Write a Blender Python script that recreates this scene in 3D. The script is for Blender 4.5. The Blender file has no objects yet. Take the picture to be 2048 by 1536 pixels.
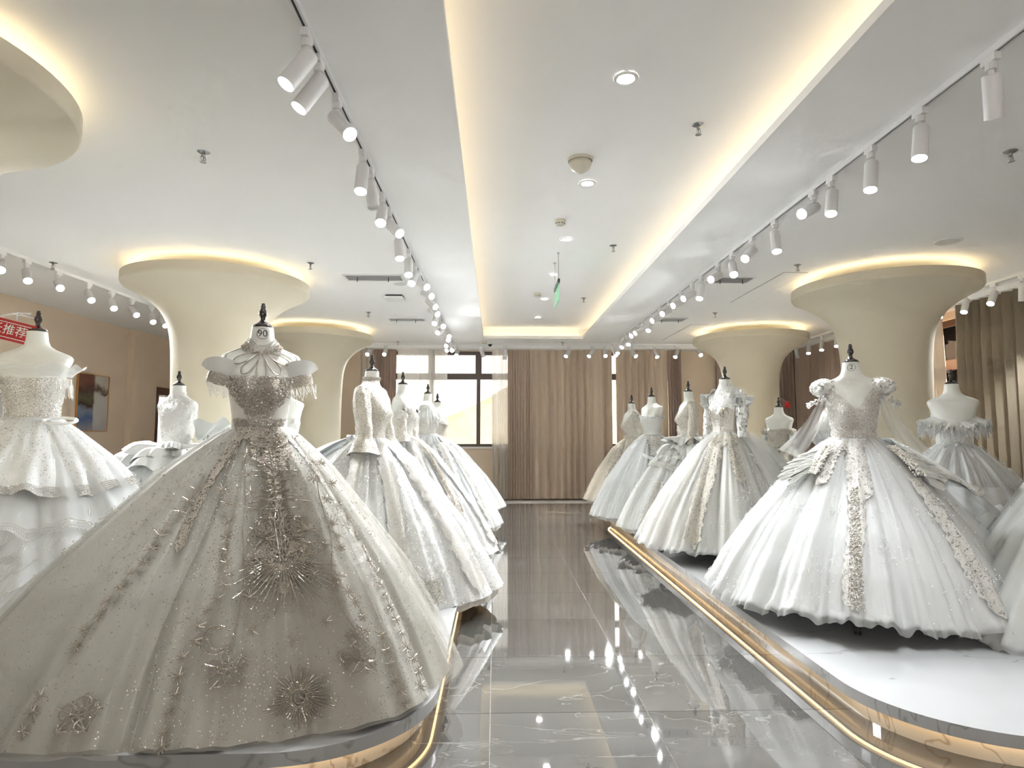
import bpy, math, random
import numpy as np
from mathutils import Vector, Matrix, Euler

# ------------------------------------------------------------------ camera, world, sun, exposure
sc = bpy.context.scene
COL = sc.collection
PI = math.pi
cam_d = bpy.data.cameras.new('camera'); cam = bpy.data.objects.new('camera', cam_d); COL.objects.link(cam)
cam.location = (0, 0, 1.33)
cam.rotation_euler = (math.radians(90 + 4.556), 0, -math.radians(1.547))
cam_d.sensor_fit = 'HORIZONTAL'; cam_d.sensor_width = 36.0; cam_d.lens = 36.0 * 1255 / 2048
cam_d.clip_start = 0.05; cam_d.clip_end = 200
sc.camera = cam

sc.view_settings.view_transform = 'Standard'; sc.view_settings.look = 'None'
sc.view_settings.exposure = 2.30; sc.view_settings.gamma = 1.0
sc.view_settings.use_curve_mapping = False

world = bpy.data.worlds.new('world'); sc.world = world; world.use_nodes = True
_bg = world.node_tree.nodes['Background']
_bg.inputs['Color'].default_value = (1.0, 0.97, 0.92, 1); _bg.inputs['Strength'].default_value = 0.72

_s = bpy.data.lights.new('sun', 'SUN'); _s.energy = 9.0; _s.angle = 0.01; _s.color = (1.0, 0.87, 0.66)
sun = bpy.data.objects.new('sun', _s); COL.objects.link(sun)
sun.rotation_euler = Vector((-0.80, 0.37, -0.40)).to_track_quat('-Z', 'Y').to_euler()
sun.location = (12, 6, 6)

SPOT_W = 32.0        # track lamps
DOWN_W = 70.0       # recessed downlights
cy = sc.cycles
cy.max_bounces = 5; cy.diffuse_bounces = 5; cy.glossy_bounces = 2; cy.transmission_bounces = 3; cy.transparent_max_bounces = 6
cy.caustics_reflective = False; cy.caustics_refractive = False
cy.use_adaptive_sampling = True; cy.adaptive_threshold = 0.085; cy.adaptive_min_samples = 24
RND = random.Random(7)
def RS(k): return np.random.RandomState(int(abs(k)) * 7 + (3 if k < 0 else 0))

# ------------------------------------------------------------------ materials
def new_mat(name):
    m = bpy.data.materials.new(name); m.use_nodes = True
    return m, m.node_tree, m.node_tree.nodes['Principled BSDF']
def pbr(name, col, rough=0.5, metal=0.0, **kw):
    m, nt, b = new_mat(name)
    b.inputs['Base Color'].default_value = (*col, 1); b.inputs['Roughness'].default_value = rough
    b.inputs['Metallic'].default_value = metal
    for k, v in kw.items(): b.inputs[k.replace('_', ' ')].default_value = v
    return m
def node(nt, t, **kw):
    n = nt.nodes.new(t)
    for k, v in kw.items(): setattr(n, k, v)
    return n
def coords(nt, scale=(1, 1, 1), rot=(0, 0, 0)):
    tc = node(nt, 'ShaderNodeTexCoord'); mp = node(nt, 'ShaderNodeMapping')
    mp.inputs['Scale'].default_value = scale; mp.inputs['Rotation'].default_value = rot
    nt.links.new(tc.outputs['Object'], mp.inputs['Vector'])
    return mp.outputs['Vector']
def noise(nt, vec, scale, detail=3, rough=0.5, dist=0.0):
    n = node(nt, 'ShaderNodeTexNoise'); n.inputs['Scale'].default_value = scale
    n.inputs['Detail'].default_value = detail; n.inputs['Roughness'].default_value = rough
    n.inputs['Distortion'].default_value = dist
    nt.links.new(vec, n.inputs['Vector']); return n.outputs['Fac']
def ramp(nt, fac, stops, interp='LINEAR'):
    r = node(nt, 'ShaderNodeValToRGB'); r.color_ramp.interpolation = interp
    e = r.color_ramp.elements
    while len(e) < len(stops): e.new(0.5)
    for i, (p, c) in enumerate(stops):
        e[i].position = p; e[i].color = (*c, 1) if len(c) == 3 else c
    nt.links.new(fac, r.inputs['Fac']); return r.outputs['Color']
def bump(nt, b, h, strength=0.2, dist=0.01):
    n = node(nt, 'ShaderNodeBump'); n.inputs['Strength'].default_value = strength
    n.inputs['Distance'].default_value = dist
    nt.links.new(h, n.inputs['Height']); nt.links.new(n.outputs['Normal'], b.inputs['Normal'])
def plaster(name, col, var=0.03, rough=0.75):
    m, nt, b = new_mat(name)
    v = coords(nt); n = noise(nt, v, 2.5, 1)
    lo = tuple(max(0, c - var) for c in col); hi = tuple(c + var for c in col)
    nt.links.new(ramp(nt, n, [(0.3, lo), (0.7, hi)]), b.inputs['Base Color'])
    b.inputs['Roughness'].default_value = rough
    return m
def emit(name, col, s):
    m, nt, b = new_mat(name)
    b.inputs['Base Color'].default_value = (*col, 1)
    b.inputs['Emission Color'].default_value = (*col, 1); b.inputs['Emission Strength'].default_value = s
    if 'lens' in name or 'symbol' in name: m.cycles.emission_sampling = 'NONE'     # their light is carried by the lamp beams
    return m
def mixtrans(name, col, fac, rough=0.7, nscale=0, lo=0.0, sheen=0.0):
    """thin see-through cloth: part of the light goes straight through the weave"""
    m, nt, b = new_mat(name)
    b.inputs['Base Color'].default_value = (*col, 1); b.inputs['Roughness'].default_value = rough
    if sheen: b.inputs['Sheen Weight'].default_value = sheen
    tr = node(nt, 'ShaderNodeBsdfTransparent'); mx = node(nt, 'ShaderNodeMixShader')
    out = nt.nodes['Material Output']
    nt.links.new(tr.outputs[0], mx.inputs[1]); nt.links.new(b.outputs[0], mx.inputs[2])
    nt.links.new(mx.outputs[0], out.inputs['Surface'])
    if nscale:
        v = coords(nt); n = noise(nt, v, nscale, 3)
        r = node(nt, 'ShaderNodeMapRange'); r.inputs['From Min'].default_value = 0.35; r.inputs['From Max'].default_value = 0.65
        r.inputs['To Min'].default_value = lo; r.inputs['To Max'].default_value = fac
        nt.links.new(n, r.inputs['Value']); nt.links.new(r.outputs[0], mx.inputs['Fac'])
    else:
        mx.inputs['Fac'].default_value = fac
    return m
def fabric(name, col, rough=0.55, sheen=0.3, var=0.05, spec=0.5, glitter=0.0):
    m, nt, b = new_mat(name)
    v = coords(nt)
    n = noise(nt, v, 9, 2)
    nt.links.new(ramp(nt, n, [(0.3, tuple(c - var for c in col)), (0.7, col)]), b.inputs['Base Color'])
    b.inputs['Roughness'].default_value = rough; b.inputs['Sheen Weight'].default_value = sheen
    b.inputs['Specular IOR Level'].default_value = spec
    if glitter:
        g = node(nt, 'ShaderNodeTexVoronoi'); g.inputs['Scale'].default_value = 240
        nt.links.new(v, g.inputs['Vector'])
        sp = node(nt, 'ShaderNodeSeparateColor'); nt.links.new(g.outputs['Color'], sp.inputs[0])
        gt = node(nt, 'ShaderNodeMath', operation='GREATER_THAN'); gt.inputs[1].default_value = 1 - glitter
        nt.links.new(sp.outputs[0], gt.inputs[0])
        nt.links.new(gt.outputs[0], b.inputs['Metallic'])
        r2 = node(nt, 'ShaderNodeMapRange'); r2.inputs['To Min'].default_value = rough; r2.inputs['To Max'].default_value = 0.18
        nt.links.new(gt.outputs[0], r2.inputs['Value']); nt.links.new(r2.outputs[0], b.inputs['Roughness'])
    return m
def lace(name, col1, col2, scale=55, cover=0.5, metal=0.35, rough=0.32, see=True):
    """embroidered net: raised thread pattern with clear net between"""
    m, nt, b = new_mat(name)
    v = coords(nt)
    d = noise(nt, v, scale * 0.5, 4, 0.6, 1.2)
    vo = node(nt, 'ShaderNodeTexVoronoi', feature='DISTANCE_TO_EDGE'); vo.inputs['Scale'].default_value = scale
    nt.links.new(v, vo.inputs['Vector'])
    n2 = noise(nt, v, scale * 3.2, 2)
    nt.links.new(ramp(nt, n2, [(0.35, col1), (0.65, col2)]), b.inputs['Base Color'])
    b.inputs['Metallic'].default_value = metal; b.inputs['Roughness'].default_value = rough
    bump(nt, b, n2, 0.9, 0.006)
    if see:
        lt = node(nt, 'ShaderNodeMath', operation='LESS_THAN'); lt.inputs[1].default_value = 0.10
        nt.links.new(vo.outputs['Distance'], lt.inputs[0])
        gt = node(nt, 'ShaderNodeMath', operation='GREATER_THAN'); gt.inputs[1].default_value = 1 - cover
        nt.links.new(d, gt.inputs[0])
        mxm = node(nt, 'ShaderNodeMath', operation='MAXIMUM')
        nt.links.new(lt.outputs[0], mxm.inputs[0]); nt.links.new(gt.outputs[0], mxm.inputs[1])
        tr = node(nt, 'ShaderNodeBsdfTransparent'); mx = node(nt, 'ShaderNodeMixShader')
        nt.links.new(mxm.outputs[0], mx.inputs['Fac']); nt.links.new(tr.outputs[0], mx.inputs[1]); nt.links.new(b.outputs[0], mx.inputs[2])
        nt.links.new(mx.outputs[0], nt.nodes['Material Output'].inputs['Surface'])
    return m
def marble(name, base, vein, scale, rough, contrast=(0.46, 0.52), stretch=(1, 1, 1), dark=None, objrand=False, coat=0.0, vein2=None):
    m, nt, b = new_mat(name)
    tc = node(nt, 'ShaderNodeTexCoord'); mp = node(nt, 'ShaderNodeMapping'); mp.inputs['Scale'].default_value = stretch
    mp.inputs['Rotation'].default_value = (0, 0, 0.5)
    nt.links.new(tc.outputs['Object'], mp.inputs['Vector']); v = mp.outputs['Vector']
    if objrand:
        oi = node(nt, 'ShaderNodeObjectInfo'); ad = node(nt, 'ShaderNodeVectorMath', operation='ADD')
        sc_ = node(nt, 'ShaderNodeVectorMath', operation='SCALE'); sc_.inputs['Scale'].default_value = 1.0
        nt.links.new(oi.outputs['Location'], sc_.inputs[0])
        nt.links.new(v, ad.inputs[0]); nt.links.new(sc_.outputs[0], ad.inputs[1]); v = ad.outputs[0]
    n = noise(nt, v, scale, 4, 0.6, 0.5)
    ab = node(nt, 'ShaderNodeMath', operation='SUBTRACT'); ab.inputs[1].default_value = 0.5; nt.links.new(n, ab.inputs[0])
    a2 = node(nt, 'ShaderNodeMath', operation='ABSOLUTE'); nt.links.new(ab.outputs[0], a2.inputs[0])
    vmask = ramp(nt, a2.outputs[0], [(0.0, (1, 1, 1)), (contrast[0], (0, 0, 0))])
    n2 = noise(nt, v, scale * 0.9, 3, 0.6)
    nt_col = ramp(nt, n2, [(0.3, dark or base), (0.7, base)])
    mix = node(nt, 'ShaderNodeMix', data_type='RGBA'); 
    nt.links.new(vmask, mix.inputs['Factor']); nt.links.new(nt_col, mix.inputs['A']); mix.inputs['B'].default_value = (*vein, 1)
    nt.links.new(mix.outputs['Result'], b.inputs['Base Color'])
    b.inputs['Roughness'].default_value = rough
    if coat: b.inputs['Coat Weight'].default_value = coat; b.inputs['Coat Roughness'].default_value = 0.02
    return m

M = {}
M['ceiling'] = plaster('ceiling_paint', (0.89, 0.89, 0.885), 0.005, 0.8)
M['wall'] = plaster('tan_wall_paint', (0.71, 0.585, 0.46), 0.012, 0.7)
M['column'] = plaster('cream_column_plaster', (0.66, 0.60, 0.47), 0.01, 0.75)
M['tile'] = marble('grey_polished_marble', (0.105, 0.102, 0.096), (0.17, 0.165, 0.158), 1.3, 0.035, (0.004, 0), (0.5, 1.7, 1), (0.060, 0.058, 0.054), True, 0.8)
M['grout'] = pbr('pale_grout', (0.45, 0.43, 0.40), 0.6)
M['platform_top'] = marble('white_marble_top', (0.42, 0.425, 0.43), (0.26, 0.26, 0.26), 0.8, 0.06, (0.0045, 0), (0.6, 2.4, 1), (0.39, 0.395, 0.40))
M['slab_edge'] = marble('grey_slab_edge', (0.36, 0.36, 0.36), (0.22, 0.22, 0.22), 1.3, 0.15, (0.01, 0), (1, 2, 1), (0.31, 0.31, 0.31))
M['plinth'] = marble('plinth_marble', (0.72, 0.66, 0.56), (0.45, 0.36, 0.26), 1.4, 0.15, (0.012, 0), (1, 2, 1))
M['led_warm'] = emit('warm_led', (1.0, 0.81, 0.53), 0.95)
M['led_ring'] = emit('ring_led', (1.0, 0.85, 0.58), 2.6)
M['led_floor'] = emit('floor_led', (1.0, 0.68, 0.34), 1.35)
M['white_plastic'] = pbr('white_plastic', (0.78, 0.78, 0.78), 0.4)
M['white_metal'] = pbr('white_powder_coat', (0.74, 0.74, 0.75), 0.45)
M['dark_slot'] = pbr('dark_slot', (0.03, 0.03, 0.035), 0.5)
M['cream_plastic'] = pbr('cream_plastic', (0.62, 0.59, 0.50), 0.45)
M['lens'] = emit('lamp_lens', (0.93, 0.97, 1.0), 22.0)
M['lens_off'] = pbr('unlit_lens', (0.55, 0.55, 0.56), 0.2)
M['downlight'] = emit('downlight_lens', (1.0, 0.98, 0.93), 14.0)
M['chrome'] = pbr('dull_chrome', (0.42, 0.42, 0.42), 0.28, 1.0)
M['black'] = pbr('black_plastic', (0.012, 0.012, 0.014), 0.35)
M['finial'] = pbr('dark_lacquered_wood', (0.018, 0.012, 0.011), 0.12, 0.0, Coat_Weight=0.7)
M['form'] = plaster('dress_form_shell', (0.78, 0.79, 0.75), 0.008, 0.42)
M['ink'] = pbr('black_ink', (0.01, 0.01, 0.01), 0.5)
M['paper'] = pbr('white_sticker', (0.80, 0.79, 0.76), 0.5)
M['frame'] = pbr('brown_window_frame', (0.105, 0.075, 0.068), 0.45)
M['gold_frame'] = pbr('thin_gold_frame', (0.75, 0.42, 0.18), 0.3, 0.9)
M['dark_frame'] = pbr('dark_brown_frame', (0.10, 0.055, 0.04), 0.45)
M['red'] = pbr('red_acrylic', (0.42, 0.006, 0.012), 0.25)
M['clear'] = mixtrans('clear_plastic', (0.85, 0.87, 0.9), 0.35, 0.1)
M['green'] = mixtrans('green_acrylic', (0.30, 0.80, 0.50), 0.60, 0.1)
M['hill'] = plaster('pale_hill', (0.20, 0.18, 0.13), 0.01, 0.9)
M['shelf_white'] = pbr('white_paint', (0.8, 0.79, 0.77), 0.6)
def glass_mat():
    m, nt, b = new_mat('window_glass')
    tr = node(nt, 'ShaderNodeBsdfTransparent'); gl = node(nt, 'ShaderNodeBsdfGlossy'); gl.inputs['Roughness'].default_value = 0.02
    fr = node(nt, 'ShaderNodeFresnel'); fr.inputs['IOR'].default_value = 1.45
    mx = node(nt, 'ShaderNodeMixShader')
    nt.links.new(fr.outputs[0], mx.inputs['Fac']); nt.links.new(tr.outputs[0], mx.inputs[1]); nt.links.new(gl.outputs[0], mx.inputs[2])
    nt.links.new(mx.outputs[0], nt.nodes['Material Output'].inputs['Surface']); return m
M['glass'] = glass_mat()
def curtain_mat(name, c1, c2, trans):
    m, nt, b = new_mat(name)
    v = coords(nt, (90, 90, 4)); n = noise(nt, v, 3, 3)
    nt.links.new(ramp(nt, n, [(0.3, c1), (0.7, c2)]), b.inputs['Base Color'])
    b.inputs['Roughness'].default_value = 0.75; b.inputs['Sheen Weight'].default_value = 0.15
    bump(nt, b, n, 0.15, 0.002)
    tl = node(nt, 'ShaderNodeBsdfTranslucent'); tl.inputs['Color'].default_value = (*c2, 1)
    mx = node(nt, 'ShaderNodeMixShader'); mx.inputs['Fac'].default_value = trans
    nt.links.new(b.outputs[0], mx.inputs[1]); nt.links.new(tl.outputs[0], mx.inputs[2])
    nt.links.new(mx.outputs[0], nt.nodes['Material Output'].inputs['Surface']); return m
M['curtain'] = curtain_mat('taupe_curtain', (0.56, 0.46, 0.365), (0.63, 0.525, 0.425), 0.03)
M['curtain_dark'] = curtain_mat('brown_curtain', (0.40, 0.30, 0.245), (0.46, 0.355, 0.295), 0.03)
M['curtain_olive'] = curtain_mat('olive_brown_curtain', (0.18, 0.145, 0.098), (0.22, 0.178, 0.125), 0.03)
def sheer_mat():
    m, nt, b = new_mat('sheer_voile')
    b.inputs['Base Color'].default_value = (0.88, 0.86, 0.82, 1); b.inputs['Roughness'].default_value = 0.8
    tl = node(nt, 'ShaderNodeBsdfTranslucent'); tl.inputs['Color'].default_value = (0.90, 0.87, 0.82, 1)
    mx = node(nt, 'ShaderNodeMixShader'); mx.inputs['Fac'].default_value = 0.68
    tr = node(nt, 'ShaderNodeBsdfTransparent'); m2 = node(nt, 'ShaderNodeMixShader'); m2.inputs['Fac'].default_value = 0.80
    nt.links.new(b.outputs[0], mx.inputs[1]); nt.links.new(tl.outputs[0], mx.inputs[2])
    nt.links.new(tr.outputs[0], m2.inputs[1]); nt.links.new(mx.outputs[0], m2.inputs[2])
    nt.links.new(m2.outputs[0], nt.nodes['Material Output'].inputs['Surface']); return m
M['sheer'] = sheer_mat()
# gown cloth
M['satin'] = fabric('ivory_satin', (0.72, 0.705, 0.665), 0.38, 0.2)
M['satin_cool'] = fabric('cool_white_satin', (0.71, 0.73, 0.74), 0.40, 0.2)
M['organza'] = fabric('white_organza', (0.71, 0.72, 0.70), 0.5, 0.3)
M['glitter'] = fabric('glitter_tulle', (0.70, 0.71, 0.71), 0.5, 0.3, 0.06, 0.5, 0.035)
M['glitter_cool'] = fabric('cool_glitter_tulle', (0.69, 0.715, 0.73), 0.5, 0.3, 0.05, 0.5, 0.04)
M['ivory'] = fabric('ivory_tulle', (0.62, 0.60, 0.55), 0.5, 0.3, 0.06, 0.5, 0.02)
M['greige'] = fabric('greige_tulle', (0.44, 0.42, 0.375), 0.5, 0.25, 0.05, 0.5, 0.02)
M['champagne'] = fabric('champagne_tulle', (0.68, 0.60, 0.485), 0.5, 0.3, 0.06, 0.5, 0.02)
M['tulle'] = mixtrans('sheer_tulle', (0.80, 0.81, 0.81), 0.34, 0.7)
M['tulle_greige'] = mixtrans('sheer_greige_tulle', (0.56, 0.54, 0.49), 0.30, 0.7)
M['tulle_ivory'] = mixtrans('sheer_ivory_tulle', (0.70, 0.68, 0.62), 0.34, 0.7)
M['lace_silver'] = lace('silver_lace', (0.58, 0.55, 0.50), (0.78, 0.77, 0.75), 80, 0.56, 0.15)
M['lace_white'] = lace('white_lace', (0.70, 0.69, 0.66), (0.86, 0.86, 0.85), 45, 0.52, 0.1, 0.4)
M['lace_taupe'] = lace('taupe_beaded_lace', (0.26, 0.225, 0.18), (0.56, 0.51, 0.44), 70, 0.52, 0.3, 0.35)
M['lace_solid'] = lace('silver_beadwork', (0.44, 0.41, 0.37), (0.86, 0.84, 0.81), 42, 0.5, 0.25, 0.3, see=False)
M['lace_cream'] = lace('cream_beaded_lace', (0.40, 0.36, 0.295), (0.72, 0.69, 0.63), 38, 0.5, 0.2, 0.35, see=False)
M['lace_cream_net'] = lace('cream_lace_net', (0.56, 0.51, 0.43), (0.73, 0.70, 0.63), 80, 0.54, 0.12, 0.4)
M['sequin'] = pbr('silver_sequin', (0.93, 0.92, 0.90), 0.12, 0.25, Specular_IOR_Level=0.9)
M['sequin_taupe'] = pbr('taupe_bead', (0.46, 0.41, 0.35), 0.25, 0.5)
M['bead'] = pbr('grey_crystal_bead', (0.66, 0.63, 0.58), 0.2, 0.3)
M['bead_taupe'] = pbr('taupe_crystal_bead', (0.40, 0.36, 0.305), 0.2, 0.35)
M['ribbon'] = pbr('white_ribbon', (0.84, 0.85, 0.85), 0.35, 0.0, Sheen_Weight=0.2)
M['pearl'] = pbr('pearl', (0.82, 0.80, 0.76), 0.2, 0.0, Coat_Weight=0.5)

# ------------------------------------------------------------------ object helpers
def link(o, parent=None):
    COL.objects.link(o)
    if parent is not None: o.parent = parent
    return o
def tag(o, label=None, cat=None, group=None, kind=None):
    if label: o['label'] = label
    if cat: o['category'] = cat
    if group: o['group'] = group
    if kind: o['kind'] = kind
    return o
def thing(name, label, cat, loc=(0, 0, 0), rz=0.0, group=None):
    o = bpy.data.objects.new(name, None); o.empty_display_size = 0.1; COL.objects.link(o)
    o.location = loc; o.rotation_euler = (0, 0, rz)
    return tag(o, label, cat, group)
class MB:
    """collects geometry for ONE mesh"""
    def __init__(s): s.v = []; s.f = []; s.n = 0; s.mi = []
    def add(s, V, F, mi=0):
        V = np.asarray(V, float).reshape(-1, 3)
        s.v.append(V); s.f += [tuple(i + s.n for i in f) for f in F]; s.mi += [mi] * len(F); s.n += len(V)
        return s
    def box(s, c, d, mi=0, R=None):
        x, y, z = [k / 2 for k in d]
        V = np.array([(-x, -y, -z), (x, -y, -z), (x, y, -z), (-x, y, -z), (-x, -y, z), (x, -y, z), (x, y, z), (-x, y, z)])
        if R is not None: V = V @ np.array(R).T
        return s.add(V + np.array(c), [(0, 3, 2, 1), (4, 5, 6, 7), (0, 1, 5, 4), (1, 2, 6, 5), (2, 3, 7, 6), (3, 0, 4, 7)], mi)
    def bx(s, x0, x1, y0, y1, z0, z1, mi=0):
        return s.box(((x0 + x1) / 2, (y0 + y1) / 2, (z0 + z1) / 2), (x1 - x0, y1 - y0, z1 - z0), mi)
    def lathe(s, prof, n=24, c=(0, 0, 0), mi=0, axis=None, capb=True, capt=True):
        prof = np.array(prof, float); a = np.linspace(0, 2 * PI, n, endpoint=False)
        V = np.stack([np.outer(prof[:, 0], np.cos(a)), np.outer(prof[:, 0], np.sin(a)), np.repeat(prof[:, 1:2], n, 1)], -1).reshape(-1, 3)
        if axis is not None:
            q = Vector((0, 0, 1)).rotation_difference(Vector(axis)).to_matrix(); V = V @ np.array(q).T
        F = []
        for i in range(len(prof) - 1):
            for j in range(n):
                k = (j + 1) % n; F.append((i * n + j, i * n + k, (i + 1) * n + k, (i + 1) * n + j))
        if capb: F.append(tuple(range(n - 1, -1, -1)))
        if capt: F.append(tuple((len(prof) - 1) * n + j for j in range(n)))
        return s.add(V + np.array(c), F, mi)
    def tube(s, pts, r, n=8, mi=0, closed=False):
        pts = np.array(pts, float); m = len(pts)
        rr = np.full(m, r) if np.isscalar(r) else np.array(r, float)
        T = np.zeros_like(pts)
        if closed: T = np.roll(pts, -1, 0) - np.roll(pts, 1, 0)
        else:
            T[1:-1] = pts[2:] - pts[:-2]; T[0] = pts[1] - pts[0]; T[-1] = pts[-1] - pts[-2]
        T /= np.maximum(np.linalg.norm(T, axis=1, keepdims=True), 1e-9)
        a = np.linspace(0, 2 * PI, n, endpoint=False); V = []
        up = np.array([0, 0, 1.0]) if abs(T[0][2]) < 0.9 else np.array([1.0, 0, 0])
        for i in range(m):
            u = np.cross(up, T[i]); nu = np.linalg.norm(u)
            if nu < 1e-4: u = np.cross(np.array([0.3, 1, 0.2]), T[i]); nu = np.linalg.norm(u)
            u /= nu; w = np.cross(T[i], u); up = np.cross(u, T[i]) * -1 if False else w
            V.append(pts[i] + rr[i] * (np.outer(np.cos(a), u) + np.outer(np.sin(a), w)))
        F = []
        for i in range(m if closed else m - 1):
            i2 = (i + 1) % m
            for j in range(n):
                k = (j + 1) % n; F.append((i * n + j, i * n + k, i2 * n + k, i2 * n + j))
        if not closed:
            F.append(tuple(range(n - 1, -1, -1))); F.append(tuple((m - 1) * n + j for j in range(n)))
        return s.add(np.concatenate(V), F, mi)
    def grid(s, P, cu=False, cv=False, mi=0):
        P = np.asarray(P, float); nv, nu = P.shape[:2]; F = []
        for i in range(nv if cv else nv - 1):
            i2 = (i + 1) % nv
            for j in range(nu if cu else nu - 1):
                k = (j + 1) % nu; F.append((i * nu + j, i * nu + k, i2 * nu + k, i2 * nu + j))
        return s.add(P.reshape(-1, 3), F, mi)
    def scatter(s, pts, sizes, seed=0, shape='octa', mi=0):
        """many tiny facetted beads in one mesh"""
        pts = np.asarray(pts, float); k = len(pts)
        if not k: return s
        rg = RS(seed)
        if shape == 'octa':
            B = np.array([(1, 0, 0), (-1, 0, 0), (0, 1, 0), (0, -1, 0), (0, 0, 1), (0, 0, -1)], float)
            Fb = [(0, 2, 4), (2, 1, 4), (1, 3, 4), (3, 0, 4), (2, 0, 5), (1, 2, 5), (3, 1, 5), (0, 3, 5)]
        q = rg.normal(size=(k, 4)); q /= np.linalg.norm(q, axis=1, keepdims=True); w, x, y, z = q.T
        R = np.stack([np.stack([1 - 2 * (y * y + z * z), 2 * (x * y - z * w), 2 * (x * z + y * w)], -1),
                      np.stack([2 * (x * y + z * w), 1 - 2 * (x * x + z * z), 2 * (y * z - x * w)], -1),
                      np.stack([2 * (x * z - y * w), 2 * (y * z + x * w), 1 - 2 * (x * x + y * y)], -1)], 1)
        V = np.einsum('kij,bj->kbi', R, B) * np.asarray(sizes, float).reshape(-1, 1, 1) + pts[:, None, :]
        nb = len(B); F = []
        for i in range(k):
            o = i * nb; F += [(a + o, b + o, c + o) for a, b, c in Fb]
        return s.add(V.reshape(-1, 3), F, mi)
    def mesh(s, name, mats, smooth=True):
        me = bpy.data.meshes.new(name)
        me.from_pydata(np.concatenate(s.v).tolist(), [], s.f)
        for m in (mats if isinstance(mats, (list, tuple)) else [mats]): me.materials.append(m)
        if any(s.mi): me.polygons.foreach_set('material_index', s.mi)
        if smooth: me.polygons.foreach_set('use_smooth', [True] * len(me.polygons))
        me.update(); return me
    def build(s, name, mats, parent=None, smooth=False):
        return link(bpy.data.objects.new(name, s.mesh(name, mats, smooth)), parent)
def inst(name, me, parent=None, loc=(0, 0, 0), rot=(0, 0, 0)):
    o = bpy.data.objects.new(name, me); o.location = loc; o.rotation_euler = rot
    return link(o, parent)
def struct(name, mb, mat, label=None):
    o = mb.build(name, mat); o['kind'] = 'structure'
    if label: o['label'] = label
    return o
def weighted(o):      # crisp edges on smooth shaded lathes
    o.data.set_sharp_from_angle(angle=math.radians(35)); return o

# ------------------------------------------------------------------ room shell
XL, XR, YB, YF, ZC, ZU = -6.3, 6.42, -3.0, 12.95, 3.12, 3.34
CX0, CX1, CY0, CY1 = -0.22, 1.65, -1.6, 11.70       # coffer opening
# floor: grout bed and separate square tiles
fl = struct('floor', MB().bx(XL - 0.3, XR + 0.3, YB - 0.3, YF + 0.3, -0.12, -0.004), M['grout'], 'polished grey marble tile floor of the showroom')
TS = 0.755
tm = MB()
h = TS / 2 - 0.0013
tm.add([(-h, -h, -0.004), (h, -h, -0.004), (h, h, -0.004), (-h, h, -0.004), (-h, -h, -0.0004), (h, -h, -0.0004), (h, h, -0.0004), (-h, h, -0.0004),
        (-h + .0008, -h + .0008, 0), (h - .0008, -h + .0008, 0), (h - .0008, h - .0008, 0), (-h + .0008, h - .0008, 0)],
       [(0, 1, 5, 4), (1, 2, 6, 5), (2, 3, 7, 6), (3, 0, 4, 7), (4, 5, 9, 8), (5, 6, 10, 9), (6, 7, 11, 10), (7, 4, 8, 11), (8, 9, 10, 11)])
tile_me = tm.mesh('floor_tile', M['tile'], False)
for i in range(-8, 9):
    for j in range(-1, 15):
        x = -0.02 + TS * (i + 0.5); y = 3.115 + TS * (j - 3 + 0.5) - 0.0
        # tiles wholly under a platform are left out
        if y < YF and not ((x > 1.66 + 0.5 or x < -0.26 - 0.5) and 3.0 < y < 9.4 and -4.0 < x < 5.3):
            inst('floor_tile', tile_me, fl, (x, y, 0))
extra = MB().bx(XL, XR, YB, 3.115 - 4 * TS - 0.002, -0.004, 0).build('floor_tile_field', M['tile'], fl)

# walls
struct('wall_left', MB().bx(XL - 0.2, XL, YB, 10.87, 0, 3.5).bx(XL - 0.2, XL + 0.10, 10.87, 11.66, 0, 3.5)
       .bx(XL - 0.2, XL + 0.10, 12.62, YF, 0, 3.5).bx(XL - 0.2, XL + 0.10, 11.66, 12.62, 2.12, 3.5), M['wall'], 'tan painted left wall with a shallow jog')
struct('wall_back', MB().bx(XL - 0.2, -1.6, YB - 0.2, YB, 0, 3.5).bx(2.5, XR + 0.2, YB - 0.2, YB, 0, 3.5).bx(-1.6, 2.5, YB - 0.2, YB, 2.75, 3.5).bx(-1.6, 2.5, YB - 0.2, YB, 0, .15), M['wall'], 'tan wall behind the camera with an opening added to let in fill daylight')
w4 = thing('window_4', 'unseen glazed opening added behind the camera for fill daylight', 'window', (.45, YB - .1, .15)); w4['kind'] = 'structure'  # unseen glazing, added so soft daylight fills the room from behind
for k in range(3): MB().bx(-2.05 + k * 2.05 - .03, -2.05 + k * 2.05 + .03, -.04, .04, 0, 2.6).build('mullion', M['frame'], w4)
for k in range(2): MB().bx(-2.05 + k * 2.05 + .03, -2.05 + (k + 1) * 2.05 - .03, 0, .006, 0, 2.6).build('pane', M['glass'], w4)
# far wall with two window openings
WZ0, WZ1 = 1.07, 3.04
far = MB()
far.bx(XL - 0.2, -2.30, YF, YF + 0.25, 0, 3.5)
far.bx(0.42, 1.10, YF, YF + 0.25, 0, 3.5).bx(3.70, XR + 0.2, YF, YF + 0.25, 0, 3.5)
for a, b in ((-2.30, 0.42), (1.10, 3.70)):
    far.bx(a, b, YF, YF + 0.25, 0, WZ0).bx(a, b, YF, YF + 0.25, WZ1, 3.5)
struct('wall_far', far, M['wall'], 'tan far wall with curtained windows')
struct('trim_1', MB().bx(XL, XR, YF - 0.36, YF, 3.055, ZC), M['ceiling'], 'white pelmet band along the top of the far wall')
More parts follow.
